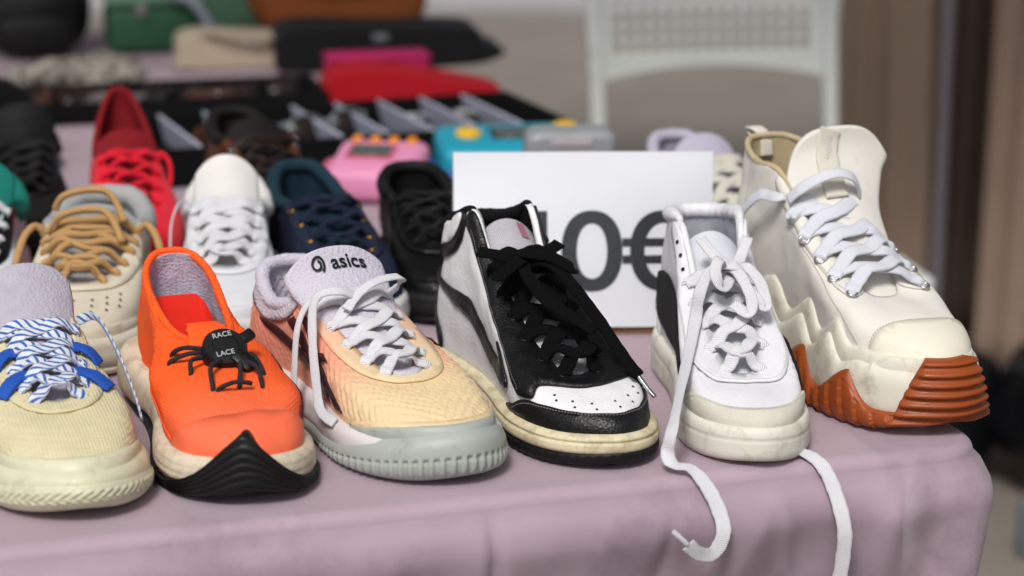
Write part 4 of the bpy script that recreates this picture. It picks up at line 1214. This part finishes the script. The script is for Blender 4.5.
# white and teal trainer at the picture's left edge
m_tl = mat('teal_lining', '#0f7a6c', .8, .15, 50, ('weave', 200, .4))
m_wm = mat('white_mesh_upper', '#ccd2da', .7, .1, 50, ('voronoi', 320, .4))
s = low_shoe('white_teal_trainer', 'white trainer with teal lining, cut off by the left edge', (-.498, 2.112), 6, m_wm, m_tl, m_ws, M_white_lace, seed=17, m_trim=m_bk, guard=False, collar=.009, scale=1.0)

# white sneaker behind the sign
m_lil = mat('lilac_grey_collar', '#b8b5c6', .8, .1, 50, ('weave', 200, .4))
m_cw = mat('ivory_leather', '#d3d0c4', .5, .1, 40, ('leather', 190, .25), dirt=('#a69f90', .25, 24))
low_shoe('ivory_sneaker', 'ivory sneaker with lilac collar half hidden behind the price sign', (.266, 2.278), 21, m_cw, m_lil, m_ws, mat('ivory_lace', '#d9d6c9', .85, .1, 60, ('uvrib', 420, .6)), seed=18, m_trim=m_cw, lace_w=.011, lift=.011, scale=0.98,
         rim=[(0, .004, .118), (.021, .010, .116), (.033, .032, .106), (.037, .062, .097), (.034, .090, .102), (.029, .114, .114), (.024, .142, .098), (.020, .165, .084), (.017, .188, .071), (.011, .204, .063), (0, .209, .061)])

# black trainer far left
m_bt = mat('black_mesh', '#0a0b0d', .8, .2, 50, ('voronoi', 300, .5))
low_shoe('black_trainer', 'black mesh trainer at the left behind the teal-lined trainer', (-.498, 2.432), 12, m_bt, m_bkl, m_bks, m_bklace, seed=19, m_trim=m_bk, scale=1.0)

# ------------------------------------------------------------------ price sign
m_paper = mat('white_paper', '#f2f4fb', .55, .03, 20)
m_card = mat('corrugated_cardboard', '#8d6a4b', .85, .15, 60, ('noise', 200, .3))
m_ink = mat('dark_grey_print', '#2b2f34', .45, .10, 30)
m_film = bpy.data.materials.new('clear_sleeve'); m_film.use_nodes = True
_nt = m_film.node_tree; _b = _nt.nodes['Principled BSDF']; _b.inputs['Roughness'].default_value = .12; _b.inputs['Base Color'].default_value = (1, 1, 1, 1)
_t = _nt.nodes.new('ShaderNodeBsdfTransparent'); _m = _nt.nodes.new('ShaderNodeMixShader'); _f = _nt.nodes.new('ShaderNodeFresnel'); _f.inputs[0].default_value = 1.42
_g = _nt.nodes.new('ShaderNodeBsdfGlossy'); _g.inputs['Roughness'].default_value = .10
_nz = _nt.nodes.new('ShaderNodeTexNoise'); _nz.inputs['Scale'].default_value = 30; _bp = _nt.nodes.new('ShaderNodeBump'); _bp.inputs['Strength'].default_value = .25; _bp.inputs['Distance'].default_value = .002
_nt.links.new(_nz.outputs[0], _bp.inputs['Height']); _nt.links.new(_bp.outputs[0], _g.inputs['Normal'])
_nt.links.new(_f.outputs[0], _m.inputs[0]); _nt.links.new(_t.outputs[0], _m.inputs[1]); _nt.links.new(_g.outputs[0], _m.inputs[2]); _nt.links.new(_m.outputs[0], _nt.nodes['Material Output'].inputs[0])
SW, SHT = .240, .168
sg = thing('price_sign', 'white paper price sign reading 10 euro on a cardboard backing', 'sign', (0.0664, 2.1544, .7535), 0)
sg.rotation_euler = (R(-13), 0, R(1.0))
box('backing_board', (SW * .86, .003, SHT), (.004, .0075, SHT / 2), sg, m_card, .0006, 1)
bow = lambda x, z: .0035 * (x / .12) ** 2 - .0012 * math.sin(z * 26) * (x / .12)
def sheet(name, w, h, y0, th, m_):
    V = [(w * (a / 24 - .5), y0 + bow(w * (a / 24 - .5), h * (b / 16 - .5)), h * (b / 16 - .5)) for b in range(17) for a in range(25)]
    F = [(b * 25 + a, b * 25 + a + 1, (b + 1) * 25 + a + 1, (b + 1) * 25 + a) for b in range(16) for a in range(24)]
    o = mesh(name, V, F, sg, m_, False); solidify(o, th, 0)
    o.location = (0, 0, SHT * .5225)
    return o
pp = sheet('paper', SW, SHT * .965, .0004, .0008, m_paper)
sheet('sleeve', SW + .004, SHT * .965 + .003, -.0012, .0003, m_film)
def glyph(kind):
    """Bold sans digit built from strips: returns (verts, faces), height about 73 mm."""
    V, F = [], []
    def strip(outer, inner, z):
        k0 = len(V); n = len(outer)
        for p in outer: V.append((p[0], p[1], z))
        for p in inner: V.append((p[0], p[1], z))
        for k in range(n - 1): F.append((k0 + k, k0 + k + 1, k0 + n + k + 1, k0 + n + k))
    def quad(x0, x1, y0, y1, z):
        k0 = len(V); V.extend([(x0, y0, z), (x1, y0, z), (x1, y1, z), (x0, y1, z)]); F.append((k0, k0 + 1, k0 + 2, k0 + 3))
    se = lambda a, rx, ry, p: (rx * math.copysign(abs(math.cos(a)) ** (2 / p), math.cos(a)), ry * math.copysign(abs(math.sin(a)) ** (2 / p), math.sin(a)))
    if kind == '0':
        A = np.linspace(0, 2 * math.pi, 65)
        strip([se(a, .0282, .0375, 2.25) for a in A], [se(a, .0140, .0255, 2.15) for a in A], 0)
    elif kind == 'euro':
        A = np.linspace(R(40), R(320), 49)
        strip([(se(a, .0315, .0375, 2.2)[0] + .004, se(a, .0315, .0375, 2.2)[1]) for a in A], [(se(a, .0180, .0258, 2.1)[0] + .004, se(a, .0180, .0258, 2.1)[1]) for a in A], 0)
        quad(-.0345, .016, .0040, .0118, .00025); quad(-.0345, .013, -.0118, -.0040, .00025)
    else:
        quad(-.001, .0135, -.0372, .0372, 0); k0 = len(V)
        V.extend([(-.001, .0372, .0002), (-.001, .0215, .0002), (-.0195, .0130, .0002), (-.0195, .0262, .0002)]); F.append((k0, k0 + 1, k0 + 2, k0 + 3))
    return V, F
for ch, cx in (('1', -.0470), ('0', .0078), ('euro', .0705)):
    gv, gf = glyph(ch)
    gv = [(x + cx, -.0004 - z + bow(x + cx, y - .0108), y - .0108) for x, y, z in gv]
    mesh('character', gv, gf, pp, m_ink, False)
# ------------------------------------------------------------------ goods further back on the table
TZ = .7545
def cushion(name, size, mats, parent=None, p=2.6, flat=.0, n=28, m=14, wr=.003, seed=0, ws=14, taper=0.0, sag=0.0):
    """Soft pouch / bag body: a superellipsoid, flattened below, with creases."""
    V, F = [], []
    for j in range(m + 1):
        ph = -math.pi / 2 + math.pi * j / m
        for k in range(n):
            th = 2 * math.pi * k / n
            sg_ = lambda x, e: math.copysign(abs(x) ** e, x)
            x = sg_(math.cos(ph), 2 / p) * sg_(math.cos(th), 2 / p) * size[0] / 2
            y = sg_(math.cos(ph), 2 / p) * sg_(math.sin(th), 2 / p) * size[1] / 2
            z = sg_(math.sin(ph), 2 / p) * size[2] / 2 + size[2] / 2
            x *= 1 - taper * z / size[2]
            z -= sag * (2 * x / size[0]) ** 2 * (z / size[2])
            d = noise.noise_vector(Vector((x * ws, y * ws, z * ws + seed * 9)))
            V.append((x + d.x * wr, y + d.y * wr, max(0.0005, z + d.z * wr)))
    for j in range(m):
        for k in range(n):
            k2 = (k + 1) % n
            F.append((j * n + k, j * n + k2, (j + 1) * n + k2, (j + 1) * n + k))
    return mesh(name, V, F, parent, mats)

def outline_slab(name, pts, thick, mats, parent=None, bev=.004, smooth=True):
    """Closed outline in XZ extruded along Y."""
    pts = smooth_poly(pts, 5) if smooth else np.asarray(pts, float)
    bm = bmesh.new()
    a = [bm.verts.new((x, -thick / 2, z)) for x, z in pts]
    f = bm.faces.new(a)
    r = bmesh.ops.extrude_face_region(bm, geom=[f])
    for v in [g for g in r['geom'] if isinstance(g, bmesh.types.BMVert)]:
        v.co.y += thick
    o = from_bm(name, bm, parent, mats)
    bevel(o, bev, 2, 50)
    return shade_auto(o, 50)

# pink and teal electronic boxes
def wedge(t, k=.34):
    """Slope the top of a console towards its front, with everything mounted on it."""
    for o in list(t.children):
        if o.name.startswith('body'):
            for v in o.data.vertices:
                if v.co.z > 0:
                    v.co.z += k * v.co.y * min(1, v.co.z / .008)
        elif o.location.z > .03:
            o.location.z += k * o.location.y
            o.rotation_euler.x = math.atan(k)
m_pink = mat('pink_plastic', '#dd8fb4', .38, .05, 30); m_pk2 = mat('deep_pink_plastic', '#c2607c', .45, .05)
m_lcd = mat('grey_lcd', '#4d5550', .2, .05); m_orb = mat('orange_button', '#e08a2a', .45, .05)
m_teal = mat('teal_plastic', '#2192ab', .38, .06, 30); m_navy2 = mat('blue_plastic', '#16508c', .4, .06); m_yel = mat('yellow_button', '#dcb02c', .45, .05)
m_dkp = mat('dark_plastic', '#1d2226', .4, .1)
t = thing('pink_electronic_box', 'pink plastic box with grey screen and orange buttons beside the black tray', 'toy', (-0.1439, 2.7998, TZ), R(-10)); t.scale = (1.10,) * 3; t.location.x -= .012; t.location.y -= .045
box('body', (.098, .092, .044), (0, 0, .022), t, m_pink, .012, 4)
box('bezel', (.052, .038, .003), (-.008, .004, .0445), t, m_pk2, .001, 2)
box('screen', (.043, .029, .003), (-.008, .004, .0462), t, m_lcd, .0008, 1)
for k in range(4):
    lathe('button', [(.0058, 0), (.0058, .004), (.0045, .0056), (.001, .006)], 14, t, m_orb, (-.030 + k * .020, .036, .043))
cushion('side_cap', (.022, .05, .03), m_pk2, t, 2.2, wr=0).location = (-.049, .0, .008)
wedge(t, .20)
t = thing('teal_electronic_box', 'teal plastic box with yellow round buttons behind the price sign', 'toy', (0.0129, 2.9020, TZ), R(10)); t.scale = (1.16,) * 3; t.location.x -= .012; t.location.y -= .05
box('body', (.158, .078, .046), (0, 0, .023), t, m_teal, .012, 4)
box('base', (.166, .084, .018), (0, 0, .010), t, m_navy2, .007, 3)
box('screen', (.046, .026, .003), (.004, .004, .0462), t, m_lcd, .0008, 1)
box('bezel', (.054, .034, .0024), (.004, .004, .0455), t, m_dkp, .0008, 1)
for x, y in ((-.046, .004), (.058, .014)):
    lathe('button', [(.0135, 0), (.0135, .004), (.011, .006), (.001, .0065)], 20, t, m_yel, (x, y, .0445))
wedge(t, .18)
m_grp = mat('grey_satin_plastic', '#8b8f92', .4, .06, 30); m_plate = mat('pale_printed_plate', '#b6aeb2', .5, .3, 220)
t = thing('grey_plastic_case', 'grey rounded plastic case peeking over the price sign', 'case', (0.0630, 2.6000, TZ), R(4))
outline_slab('body', [(-.044, 0), (.044, 0), (.047, .05), (.050, .094), (.042, .107), (.020, .1095), (0, .108), (-.020, .1095), (-.042, .107), (-.050, .094), (-.047, .05)], .05, m_grp, t, .008)
box('plate', (.046, .002, .009), (0, -.0256, .098), t, m_plate, .0006, 1)

# black compartment tray with pale dividers
m_blk = mat('black_felt', '#060608', .9, .2, 60, ('noise', 300, .4), spec=.2); m_div = mat('pale_lilac_divider', '#b8bccf', .5, .06, 30)
TRA = R(21)
def tray(name, label, corner, length, depth, h, ang, ndiv, dm, first=.04):
    t = thing(name, label, 'tray', (corner[0], corner[1], TZ), ang)
    box('base', (length, depth, .004), (-length / 2, depth / 2, .002), t, m_blk, .001, 1)
    for nm, sz, lc in (('wall', (length, .006, h), (-length / 2, .003, h / 2 + .0045)), ('wall', (length, .006, h), (-length / 2, depth - .003, h / 2 + .0045)),
                       ('wall', (.006, depth - .0125, h), (-.003, depth / 2, h / 2 + .0045)), ('wall', (.006, depth - .0125, h), (-length + .003, depth / 2, h / 2 + .0045))):
        box(nm, sz, lc, t, m_blk, .001, 1)
    for k in range(ndiv):
        x = -first - k * (length - first) / ndiv
        box('divider', (.0035, depth - .018, h * .98), (x, depth / 2, h / 2 + .006), t, dm, .0008, 1, rot=(0, R(-14), 0))
    return t
tr = tray('compartment_tray', 'black compartment tray with pale dividers behind the pink box', (0.0778, 2.9849), .53, .240, .040, TRA, 8, m_div, .062)
tr2 = tray('jewellery_tray', 'black open tray holding sunglasses behind the divided tray', (-.2500, 3.2850), .46, .16, .024, R(14), 3, m_blk, .12)
def in_tray(tr, x, y, z=.010):
    a = tr.rotation_euler.z
    return (tr.location.x + x * math.cos(a) - y * math.sin(a), tr.location.y + x * math.sin(a) + y * math.cos(a), tr.location.z + z)

def rolled_belt(label, loc, m, w=.024, r0=.006, r1=.022, rz=0, turns=3):
    P = []
    for q in np.linspace(0, 1, turns * 10):
        r_ = r0 + (r1 - r0) * q; a = q * turns * 2 * math.pi
        P.append((r_ * math.cos(a), 0, r_ * math.sin(a) + r1))
    t = thing('rolled_belt', label, 'belt', loc, rz, 'rolled belts in the compartment tray')
    ribbon('strap', P, w, .0026, m, t, up=(0, 0, 1), ups=[np.array([p[0], 0, p[2] - r1]) for p in P], step=2)
    box('buckle', (.006, w + .008, .020), (r1 + .002, 0, r1), t, M_steel, .002, 2)
def sunglasses(label, loc, m_fr, m_ln, rz=0, tilt=0):
    t = thing('sunglasses', label, 'sunglasses', loc, 0, 'sunglasses in the trays')
    t.rotation_euler = (R(tilt), 0, rz)
    for sx in (-1, 1):
        P = [(sx * .033 + .027 * math.copysign(abs(math.cos(a)) ** .8, math.cos(a)), .0, .022 + .020 * math.copysign(abs(math.sin(a)) ** .8, math.sin(a))) for a in np.linspace(0, 2 * math.pi, 14, endpoint=False)]
        ribbon('rim', P, .004, .004, m_fr, t, up=(0, 1, 0), step=2, closed=True, nsec=6, p=2)
        V = [(0 * 0 + sx * .033, .0005, .022)] + [(p[0], .0, p[2]) for p in P]
        ln = mesh('lens', V, [(0, k + 1, (k + 1) % 14 + 1) for k in range(14)], t, m_ln)
        solidify(ln, .0015)
        ribbon('temple', [(sx * .061, .0, .034), (sx * .063, .012, .034), (sx * .030, .018, .033), (-sx * .04, .022 + .004 * sx, .030), (-sx * .058, .022 + .004 * sx, .018)], .006, .003, m_fr, t, up=(0, 1, 0), nsec=6)
    ribbon('bridge', [(-.008, 0, .028), (0, -.002, .032), (.008, 0, .028)], .004, .004, m_fr, t, up=(0, 1, 0), nsec=6, p=2)
m_gls = mat('smoked_lens', '#2a2422', .25, .05); m_gfr = mat('grey_metal_frame', '#8e979b', .35, .08, metal=.6); m_tor = mat('brown_frame', '#3b271c', .3, .3); m_blf = mat('black_frame', '#0e0e10', .25, .1)
m_vio = mat('violet_ribbon', '#6a4aa0', .6, .1); m_oli = mat('olive_strap', '#6b6842', .7, .15); m_grs = mat('grey_strap', '#7c8288', .6, .12)
rolled_belt('violet rolled ribbon belt in the tray, left of its middle', in_tray(tr, -.375, .120), m_vio, rz=TRA + R(60))
rolled_belt('olive rolled strap belt in the right part of the tray', in_tray(tr, -.095, .130), m_oli, rz=TRA + R(70), r1=.020)
rolled_belt('dark brown rolled belt at the left end of the tray', in_tray(tr, -.440, .120), mat('brown_strap', '#5a3a22', .6, .2), rz=TRA + R(40))
rolled_belt('grey rolled strap belt in the tray, behind the pink box', in_tray(tr, -.160, .130), m_grs, rz=TRA + R(75), r1=.019)
sunglasses('grey metal sunglasses standing up in the divided tray', in_tray(tr, -.278, .130, .010), m_gfr, m_gls, TRA + R(20), -18)
sunglasses('brown sunglasses in the left part of the rear tray', in_tray(tr2, -.36, .080), m_tor, m_gls, R(32), -62)
sunglasses('black sunglasses in the middle of the rear tray', in_tray(tr2, -.21, .090), m_blf, m_gls, R(-12), -68)
sunglasses('black sunglasses at the right end of the rear tray', in_tray(tr2, -.072, .085), m_blf, m_gls, R(35), -58)

# wallets lying about in the rear tray
m_wal = mat('brown_wallet_leather', '#4a2c1c', .5, .2, 30, ('leather', 120, .3)); m_wal2 = mat('grey_wallet_leather', '#6b6460', .5, .2, 30, ('leather', 120, .3))
for k, (x, y, rz_, m_, lb) in enumerate(((-.15, .045, 30, m_wal, 'brown leather wallet in the rear tray, right of its middle'), (-.29, .050, -20, m_wal2, 'grey leather wallet in the rear tray, left of its middle'),
                                         (-.41, .110, 10, m_wal, 'brown leather wallet at the left end of the rear tray'))):
    w_ = thing('wallet', lb, 'wallet', in_tray(tr2, x, y), R(rz_), 'wallets in the rear tray')
    box('body', (.075, .055, .012), (0, 0, .006), w_, m_, .004, 2); box('flap', (.076, .036, .004), (0, .010, .0145), w_, m_, .0015, 2, rot=(R(4), 0, 0))
    box('snap', (.006, .006, .003), (0, -.006, .0168), w_, M_steel, .001, 1)

# bags and pouches behind
m_redb = mat('red_felt', '#a30f1c', .85, .12, 40, ('noise', 260, .4), sheen=.0, spec=.2); m_mag = mat('magenta_leather', '#b31a5e', .5, .1, 40)
t = thing('red_pouch', 'flat red felt pouch behind the divided tray', 'pouch', (-0.1433, 3.3785, TZ), R(8))
outline_slab('body', [(-.120, .0), (.0, 0), (.100, .002), (.126, .012), (.118, .021), (.060, .034), (.0, .046), (-.060, .052), (-.110, .046), (-.126, .022)], .105, m_redb, t, .014)
ribbon('zip', [(-.085, -.048, .045), (-.03, -.048, .044), (.03, -.048, .036), (.085, -.048, .024)], .005, .003, m_mag, t)
t = thing('magenta_wallet', 'magenta leather wallet under the left end of the red pouch', 'wallet', (-0.1990, 3.5215, TZ), R(14))
box('body', (.150, .060, .042), (0, 0, .021), t, m_mag, .010, 3); box('flap', (.151, .063, .006), (0, 0, .043), t, m_mag, .002, 2)
m_bbag = mat('black_matt_leather', '#08090b', .6, .2, 40, ('leather', 120, .3), spec=.3)
t = thing('black_handbag', 'wide flat black leather handbag lying below the tan bag', 'handbag', (-0.1993, 3.7029, TZ), R(10))
outline_slab('body', [(-.150, 0), (.0, 0), (.135, .004), (.180, .018), (.176, .030), (.150, .038), (.130, .062), (.0, .066), (-.130, .070), (-.165, .056), (-.168, .02)], .11, m_bbag, t, .010)
box('clasp', (.022, .004, .010), (-.01, -.057, .050), t, m_gfr, .001, 2)
m_tanl = mat('tan_leather', '#9a5428', .45, .2, 20, ('leather', 110, .3))
t = thing('tan_leather_bag', 'tan leather shoulder bag with curved bottom at the top of the picture', 'bag', (-0.2913, 4.0268, TZ), R(12))
outline_slab('body', [(-.125, .02), (-.06, .002), (.0, 0), (.07, .004), (.130, .026), (.145, .07), (.132, .16), (.0, .18), (-.132, .17), (-.150, .07)], .12, m_tanl, t, .018)
outline_slab('flap', [(-.128, .10), (0, .062), (.128, .10), (.128, .17), (0, .186), (-.128, .17)], .13, m_tanl, t, .010)
ribbon('strap', [(-.14, 0, .16), (-.12, 0, .26), (0, .01, .31), (.12, 0, .26), (.14, 0, .16)], .022, .004, m_tanl, t, up=(0, 1, 0))

m_grn = mat('green_leatherette', '#2f5a3f', .5, .15, 30, ('leather', 120, .3)); m_grn2 = mat('pale_green_lid', '#6f9c7e', .45, .1, 30)
m_alu = mat('grey_handle', '#9aa0ac', .4, .1)
t = thing('green_vanity_case', 'green vanity case with paler lid and grey handle', 'case', (-0.5418, 3.8749, TZ), R(14))
box('body', (.165, .110, .072), (-.03, 0, .036), t, m_grn, .014, 3)
box('lid', (.172, .116, .030), (-.03, 0, .0885), t, m_grn2, .012, 3)
ribbon('handle', [(-.01, -.064, .086), (-.004, -.082, .094), (.020, -.086, .084), (.040, -.084, .055), (.046, -.078, .020)], .014, .008, m_alu, t, up=(0, 1, 0))
lathe('clasp', [(.009, 0), (.009, .004), (.002, .005)], 14, t, M_steel, (-.06, -.060, .070), (R(90), 0, 0))
t = thing('green_case', 'long green case behind the vanity case', 'case', (-0.4397, 4.1163, TZ), R(14))
box('body', (.165, .11, .090), (0, 0, .045), t, m_grn2, .014, 3); box('lid', (.170, .114, .020), (0, 0, .1005), t, m_grn, .008, 3)
box('latch', (.020, .006, .024), (.03, -.060, .088), t, M_steel, .002, 2)
m_crm = mat('cream_leather', '#bcae98', .55, .12, 30, ('leather', 120, .3))
t = thing('cream_handbag', 'cream leather handbag lying in front of the green cases', 'handbag', (-0.4191, 3.7029, TZ), R(14))
outline_slab('body', [(-.09, 0), (.085, 0), (.096, .018), (.088, .044), (.0, .052), (-.06, .056), (-.094, .048), (-.098, .018)], .075, m_crm, t, .012)
ribbon('strap', [(-.08, -.02, .045), (-.04, -.05, .058), (.02, -.055, .050), (.07, -.03, .038)], .012, .004, m_crm, t)
box('clasp', (.016, .004, .012), (.01, -.0385, .036), t, M_steel, .001, 2)
t = thing('black_rucksack', 'black soft bag slumped at the upper left', 'bag', (-0.7702, 3.8354, TZ), R(10))
cushion('body', (.20, .16, .125), m_bbag, t, 2.5, wr=.010, seed=5, ws=10)
cushion('front_pocket', (.13, .05, .07), m_bbag, t, 2.6, wr=.004, seed=6).location = (.01, -.082, .004)
ribbon('strap', [(-.05, .0, .118), (-.03, -.01, .15), (.03, -.01, .15), (.05, 0, .118)], .018, .004, m_bbag, t, up=(0, 1, 0))
m_leo = mat('speckled_scarf', '#a39d92', .9, .2, 50, ('weave', 200, .4), cells=('#3f3a36', 70, .34), dirt=('#5b564e', .5, 40))
t = thing('speckled_scarf', 'crumpled grey and white speckled scarf at the left', 'scarf', (-0.6261, 3.4452, TZ), R(16))
cushion('fabric', (.20, .17, .050), m_leo, t, 2.2, wr=.016, seed=8, ws=16, n=60, m=30)
tag(t, None); cushion('fold', (.10, .07, .058), m_leo, t, 2.2, wr=.010, seed=9, ws=20, n=40, m=20).location = (-.03, -.05, 0)

# black cap with a yellow patch
m_cap = mat('black_cotton_cap', '#060608', .9, .2, 50, ('weave', 220, .5), spec=.2)
t = thing('baseball_cap', 'black cap with small yellow patch at the left edge', 'cap', (-0.6675, 2.9918, TZ), R(35))
dome = []
for j, ph in enumerate(np.linspace(0, math.pi / 2 * .97, 10)):
    dome.append((.085 * max(0, math.cos(ph)) ** .8, .100 * math.sin(ph)))
lathe('crown', dome, 28, t, m_cap)
pts = [(.088 * math.cos(a), .088 * math.sin(a)) for a in np.linspace(R(-150), R(-30), 14)]
V = [(x, y, .006) for x, y in pts] + [(x * 1.02, y * 1.0 - .066 * abs(math.sin(math.pi * k / 13)) ** .7, .004 - .010 * (abs(k - 6.5) / 6.5) ** 2 + .012) for k, (x, y) in enumerate(pts)]
pk_ = mesh('peak', V, [(k, k + 1, 14 + k + 1, 14 + k) for k in range(13)], t, m_cap); solidify(pk_, .004); 
lathe('top_button', [(.007, 0), (.007, .003), (.003, .005)], 12, t, m_cap, (0, 0, .099))
bx_ = box('yellow_patch', (.024, .003, .020), (.030, -.076, .040), t, m_yel, .001, 1, rot=(R(-20), 0, R(22)))

# ------------------------------------------------------------------ behind the table
m_chw = mat('white_enamelled_metal', '#dfe3df', .45, .07, 20, dirt=('#9b9a92', .3, 9))
def chair():
    t = thing('folding_chair', 'white chair with perforated back standing behind the table', 'chair', (.338, 3.90, 0), R(10))
    W_, z0, z1 = .395, .690, .930
    nc, nr, pit = 15, 10, .0225
    # back panel with square holes
    xs = [-W_ / 2]; x0 = -(nc * pit) / 2
    for k in range(nc):
        xs += [x0 + k * pit + .0028, x0 + (k + 1) * pit - .0028]
    xs.append(W_ / 2)
    zs = [0.0]; zz0 = .045
    for k in range(nr):
        zs += [zz0 + k * pit + .0028, zz0 + (k + 1) * pit - .0028]
    zs.append(zz0 + nr * pit + .03)
    V, F = [], []
    zt = zs[-1]
    for z in zs:
        for x in xs:
            arch = .022 * (1 - (2 * x / W_) ** 2) * (1 - z / zt) if z == 0 else 0
            lean = (z0 + z - .44) * .16
            V.append((x * (1 + .04 * z / zt), lean + .018 * (1 - (2 * x / W_) ** 2), z0 + z + arch))
    nx = len(xs)
    for j in range(len(zs) - 1):
        for k in range(nx - 1):
            if j % 2 == 1 and k % 2 == 1:
                continue
            F.append((j * nx + k, j * nx + k + 1, (j + 1) * nx + k + 1, (j + 1) * nx + k))
    b = mesh('backrest', V, F, t, m_chw, False); solidify(b, .006, 0)
    for sx in (-1, 1):
        ribbon('upright', [(sx * .200, -.16, 0.0), (sx * .197, -.02, .40), (sx * .198, .030, .68), (sx * .205, .088, 1.00), (sx * .200, .092, 1.02)], .024, .016, m_chw, t, up=(0, 1, 0), nsec=10)
        ribbon('leg', [(sx * .19, .12, 0), (sx * .19, -.10, .26), (sx * .19, -.30, .44)], .022, .014, m_chw, t, up=(0, 1, .3), nsec=10)
        ribbon('leg', [(sx * .205, -.42, 0), (sx * .205, -.40, .20), (sx * .20, -.36, .43)], .022, .014, m_chw, t, up=(0, 1, .3), nsec=10)
    seat = box('seat', (.44, .43, .030), (0, -.235, .452), t, m_chw, .012, 4)
    bm = bmesh.new(); bm.from_mesh(seat.data)
    bm.free()
    ribbon('stretcher', [(-.19, .06, .08), (0, .06, .08), (.19, .06, .08)], .014, .014, m_chw, t, p=2)
chair()

# brown curtains of the next stall
def curtain(name, label, m, x0, x1, y, zt, zb, amp=.035, per=.11, seed=0):
    n, k_ = int((x1 - x0) / .006), 24
    V, F = [], []
    for j in range(k_):
        q = j / (k_ - 1); z = zt + (zb - zt) * q
        for k in range(n):
            x = x0 + (x1 - x0) * k / (n - 1)
            w = noise.noise(Vector((x * 3, seed * 5, q * .8))) * 2.2
            yy = y + amp * (.5 + .5 * q) * math.sin(2 * math.pi * x / per + w) + .012 * math.sin(2 * math.pi * x / .043 + w * 2 + q)
            V.append((x + .01 * math.sin(q * 5 + x * 20), yy, z))
    for j in range(k_ - 1):
        for k in range(n - 1):
            F.append((j * n + k, j * n + k + 1, (j + 1) * n + k + 1, (j + 1) * n + k))
    o = mesh(name, V, F, None, m)
    solidify(o, .002)
    tag(o, label, 'curtain', 'curtains of the next stall')
    return o
m_cu = mat('brown_curtain_cloth', '#c2aa96', .85, .12, 8, ('weave', 200, .3)); m_cu2 = mat('taupe_curtain_cloth', '#c0a896', .85, .12, 8, ('weave', 200, .3))
curtain('curtain', 'dark brown curtain hanging right of the chair', m_cu, .605, .790, 4.45, 2.32, .06, .014, .11, 1)
curtain('curtain', 'taupe curtain hanging at the right edge of the picture', m_cu2, .850, 1.85, 4.28, 2.32, .06, .018, .17, 2)
curtain('curtain', 'deep brown curtain in the gap behind the pale pole', mat('deep_brown_cloth', '#86766a', .9, .15, 8), .76, .99, 4.62, 2.32, .06, .010, .09, 3)
m_pole = mat('pale_grey_pole', '#a8a3ac', .4, .08, metal=.2)
t = thing('stall_frame', 'pale grey metal stall frame carrying the brown curtains', 'stall frame', (.805, 4.40, 0), 0)
lathe('post', [(.011, 0.0), (.011, 2.45)], 14, t, m_pole, (-.008, 0, 0))
lathe('post', [(.014, 0.0), (.014, 2.45)], 14, t, m_pole, (1.0, 0, 0))
ribbon('rail', [(-.40, 0.02, 2.36), (.3, .02, 2.36), (1.02, .02, 2.36)], .024, .024, m_pole, t, up=(0, 0, 1), nsec=10, p=2)

for px_, py_ in ((1.0, -1.90), (-2.75, -1.90), (-2.75, 0)):  # further posts out of view, added to hold up the shading roof
    lathe('post', [(.014, 0.0), (.014, 2.45)], 14, t, m_pole, (px_, py_, 0))
m_shade_canvas = mat('added_shade_canvas', '#8f8a82', .9, .1, 3, ('weave', 200, .3))  # unseen fabric roof, added to keep light off the back of the table
V, F = [], []
for j in range(13):
    for k in range(25):
        u_, v_ = k / 24, j / 12
        V.append((-2.9 + 4.0 * u_, -2.00 + 2.50 * v_, 2.52 + .10 * v_ - .05 * math.sin(math.pi * ((u_ * 3) % 1)) * math.sin(math.pi * v_)))
for j in range(12):
    for k in range(24):
        F.append((j * 25 + k, j * 25 + k + 1, (j + 1) * 25 + k + 1, (j + 1) * 25 + k))
solidify(mesh('added_shade_canopy', V, F, t, m_shade_canvas), .003)

# dark goods on the ground by the stall
m_bin = mat('black_plastic_bag', '#0f1013', .35, .2, 20, ('noise', 40, .4))
for k, (x, y, sx, sy, sz, lb) in enumerate(((.72, 3.95, .24, .24, .24, 'black plastic sack on the ground below the platform shoe'), (.99, 3.86, .40, .36, .30, 'dark sack on the ground at the right edge'))):
    t = thing('black_sack', lb, 'sack', (x, y, 0), R(20 * k), 'sacks beside the table')
    cushion('body', (sx, sy, sz), m_bin, t, 2.3, wr=.03, seed=20 + k, ws=9, n=40, m=24, taper=.25)
    cushion('knot', (.06, .05, .07), m_bin, t, 2.0, wr=.010, seed=30 + k, ws=30).location = (0, 0, sz - .02)
m_pb = mat('pale_blue_plastic', '#66747c', .35, .08, 20)
t = thing('pale_blue_bottle', 'pale blue plastic bottle on the ground beside the sacks', 'bottle', (.815, 3.56, 0), 0)
lathe('body', [(.024, 0), (.027, .008), (.027, .075), (.022, .095), (.011, .108), (.010, .115)], 20, t, m_pb)
lathe('cap', [(.012, .1152), (.012, .130), (.010, .132)], 16, t, m_chw)

# pale stone step across the far pavement
m_stone = mat('pale_stone', '#b4b4b6', .8, .15, 3, ('noise', 40, .4))
o = box('stone_step', (14, 3.0, .14), (-2.0, 11.1, .072), None, m_stone, .01, 2)
tag(o, kind='structure')
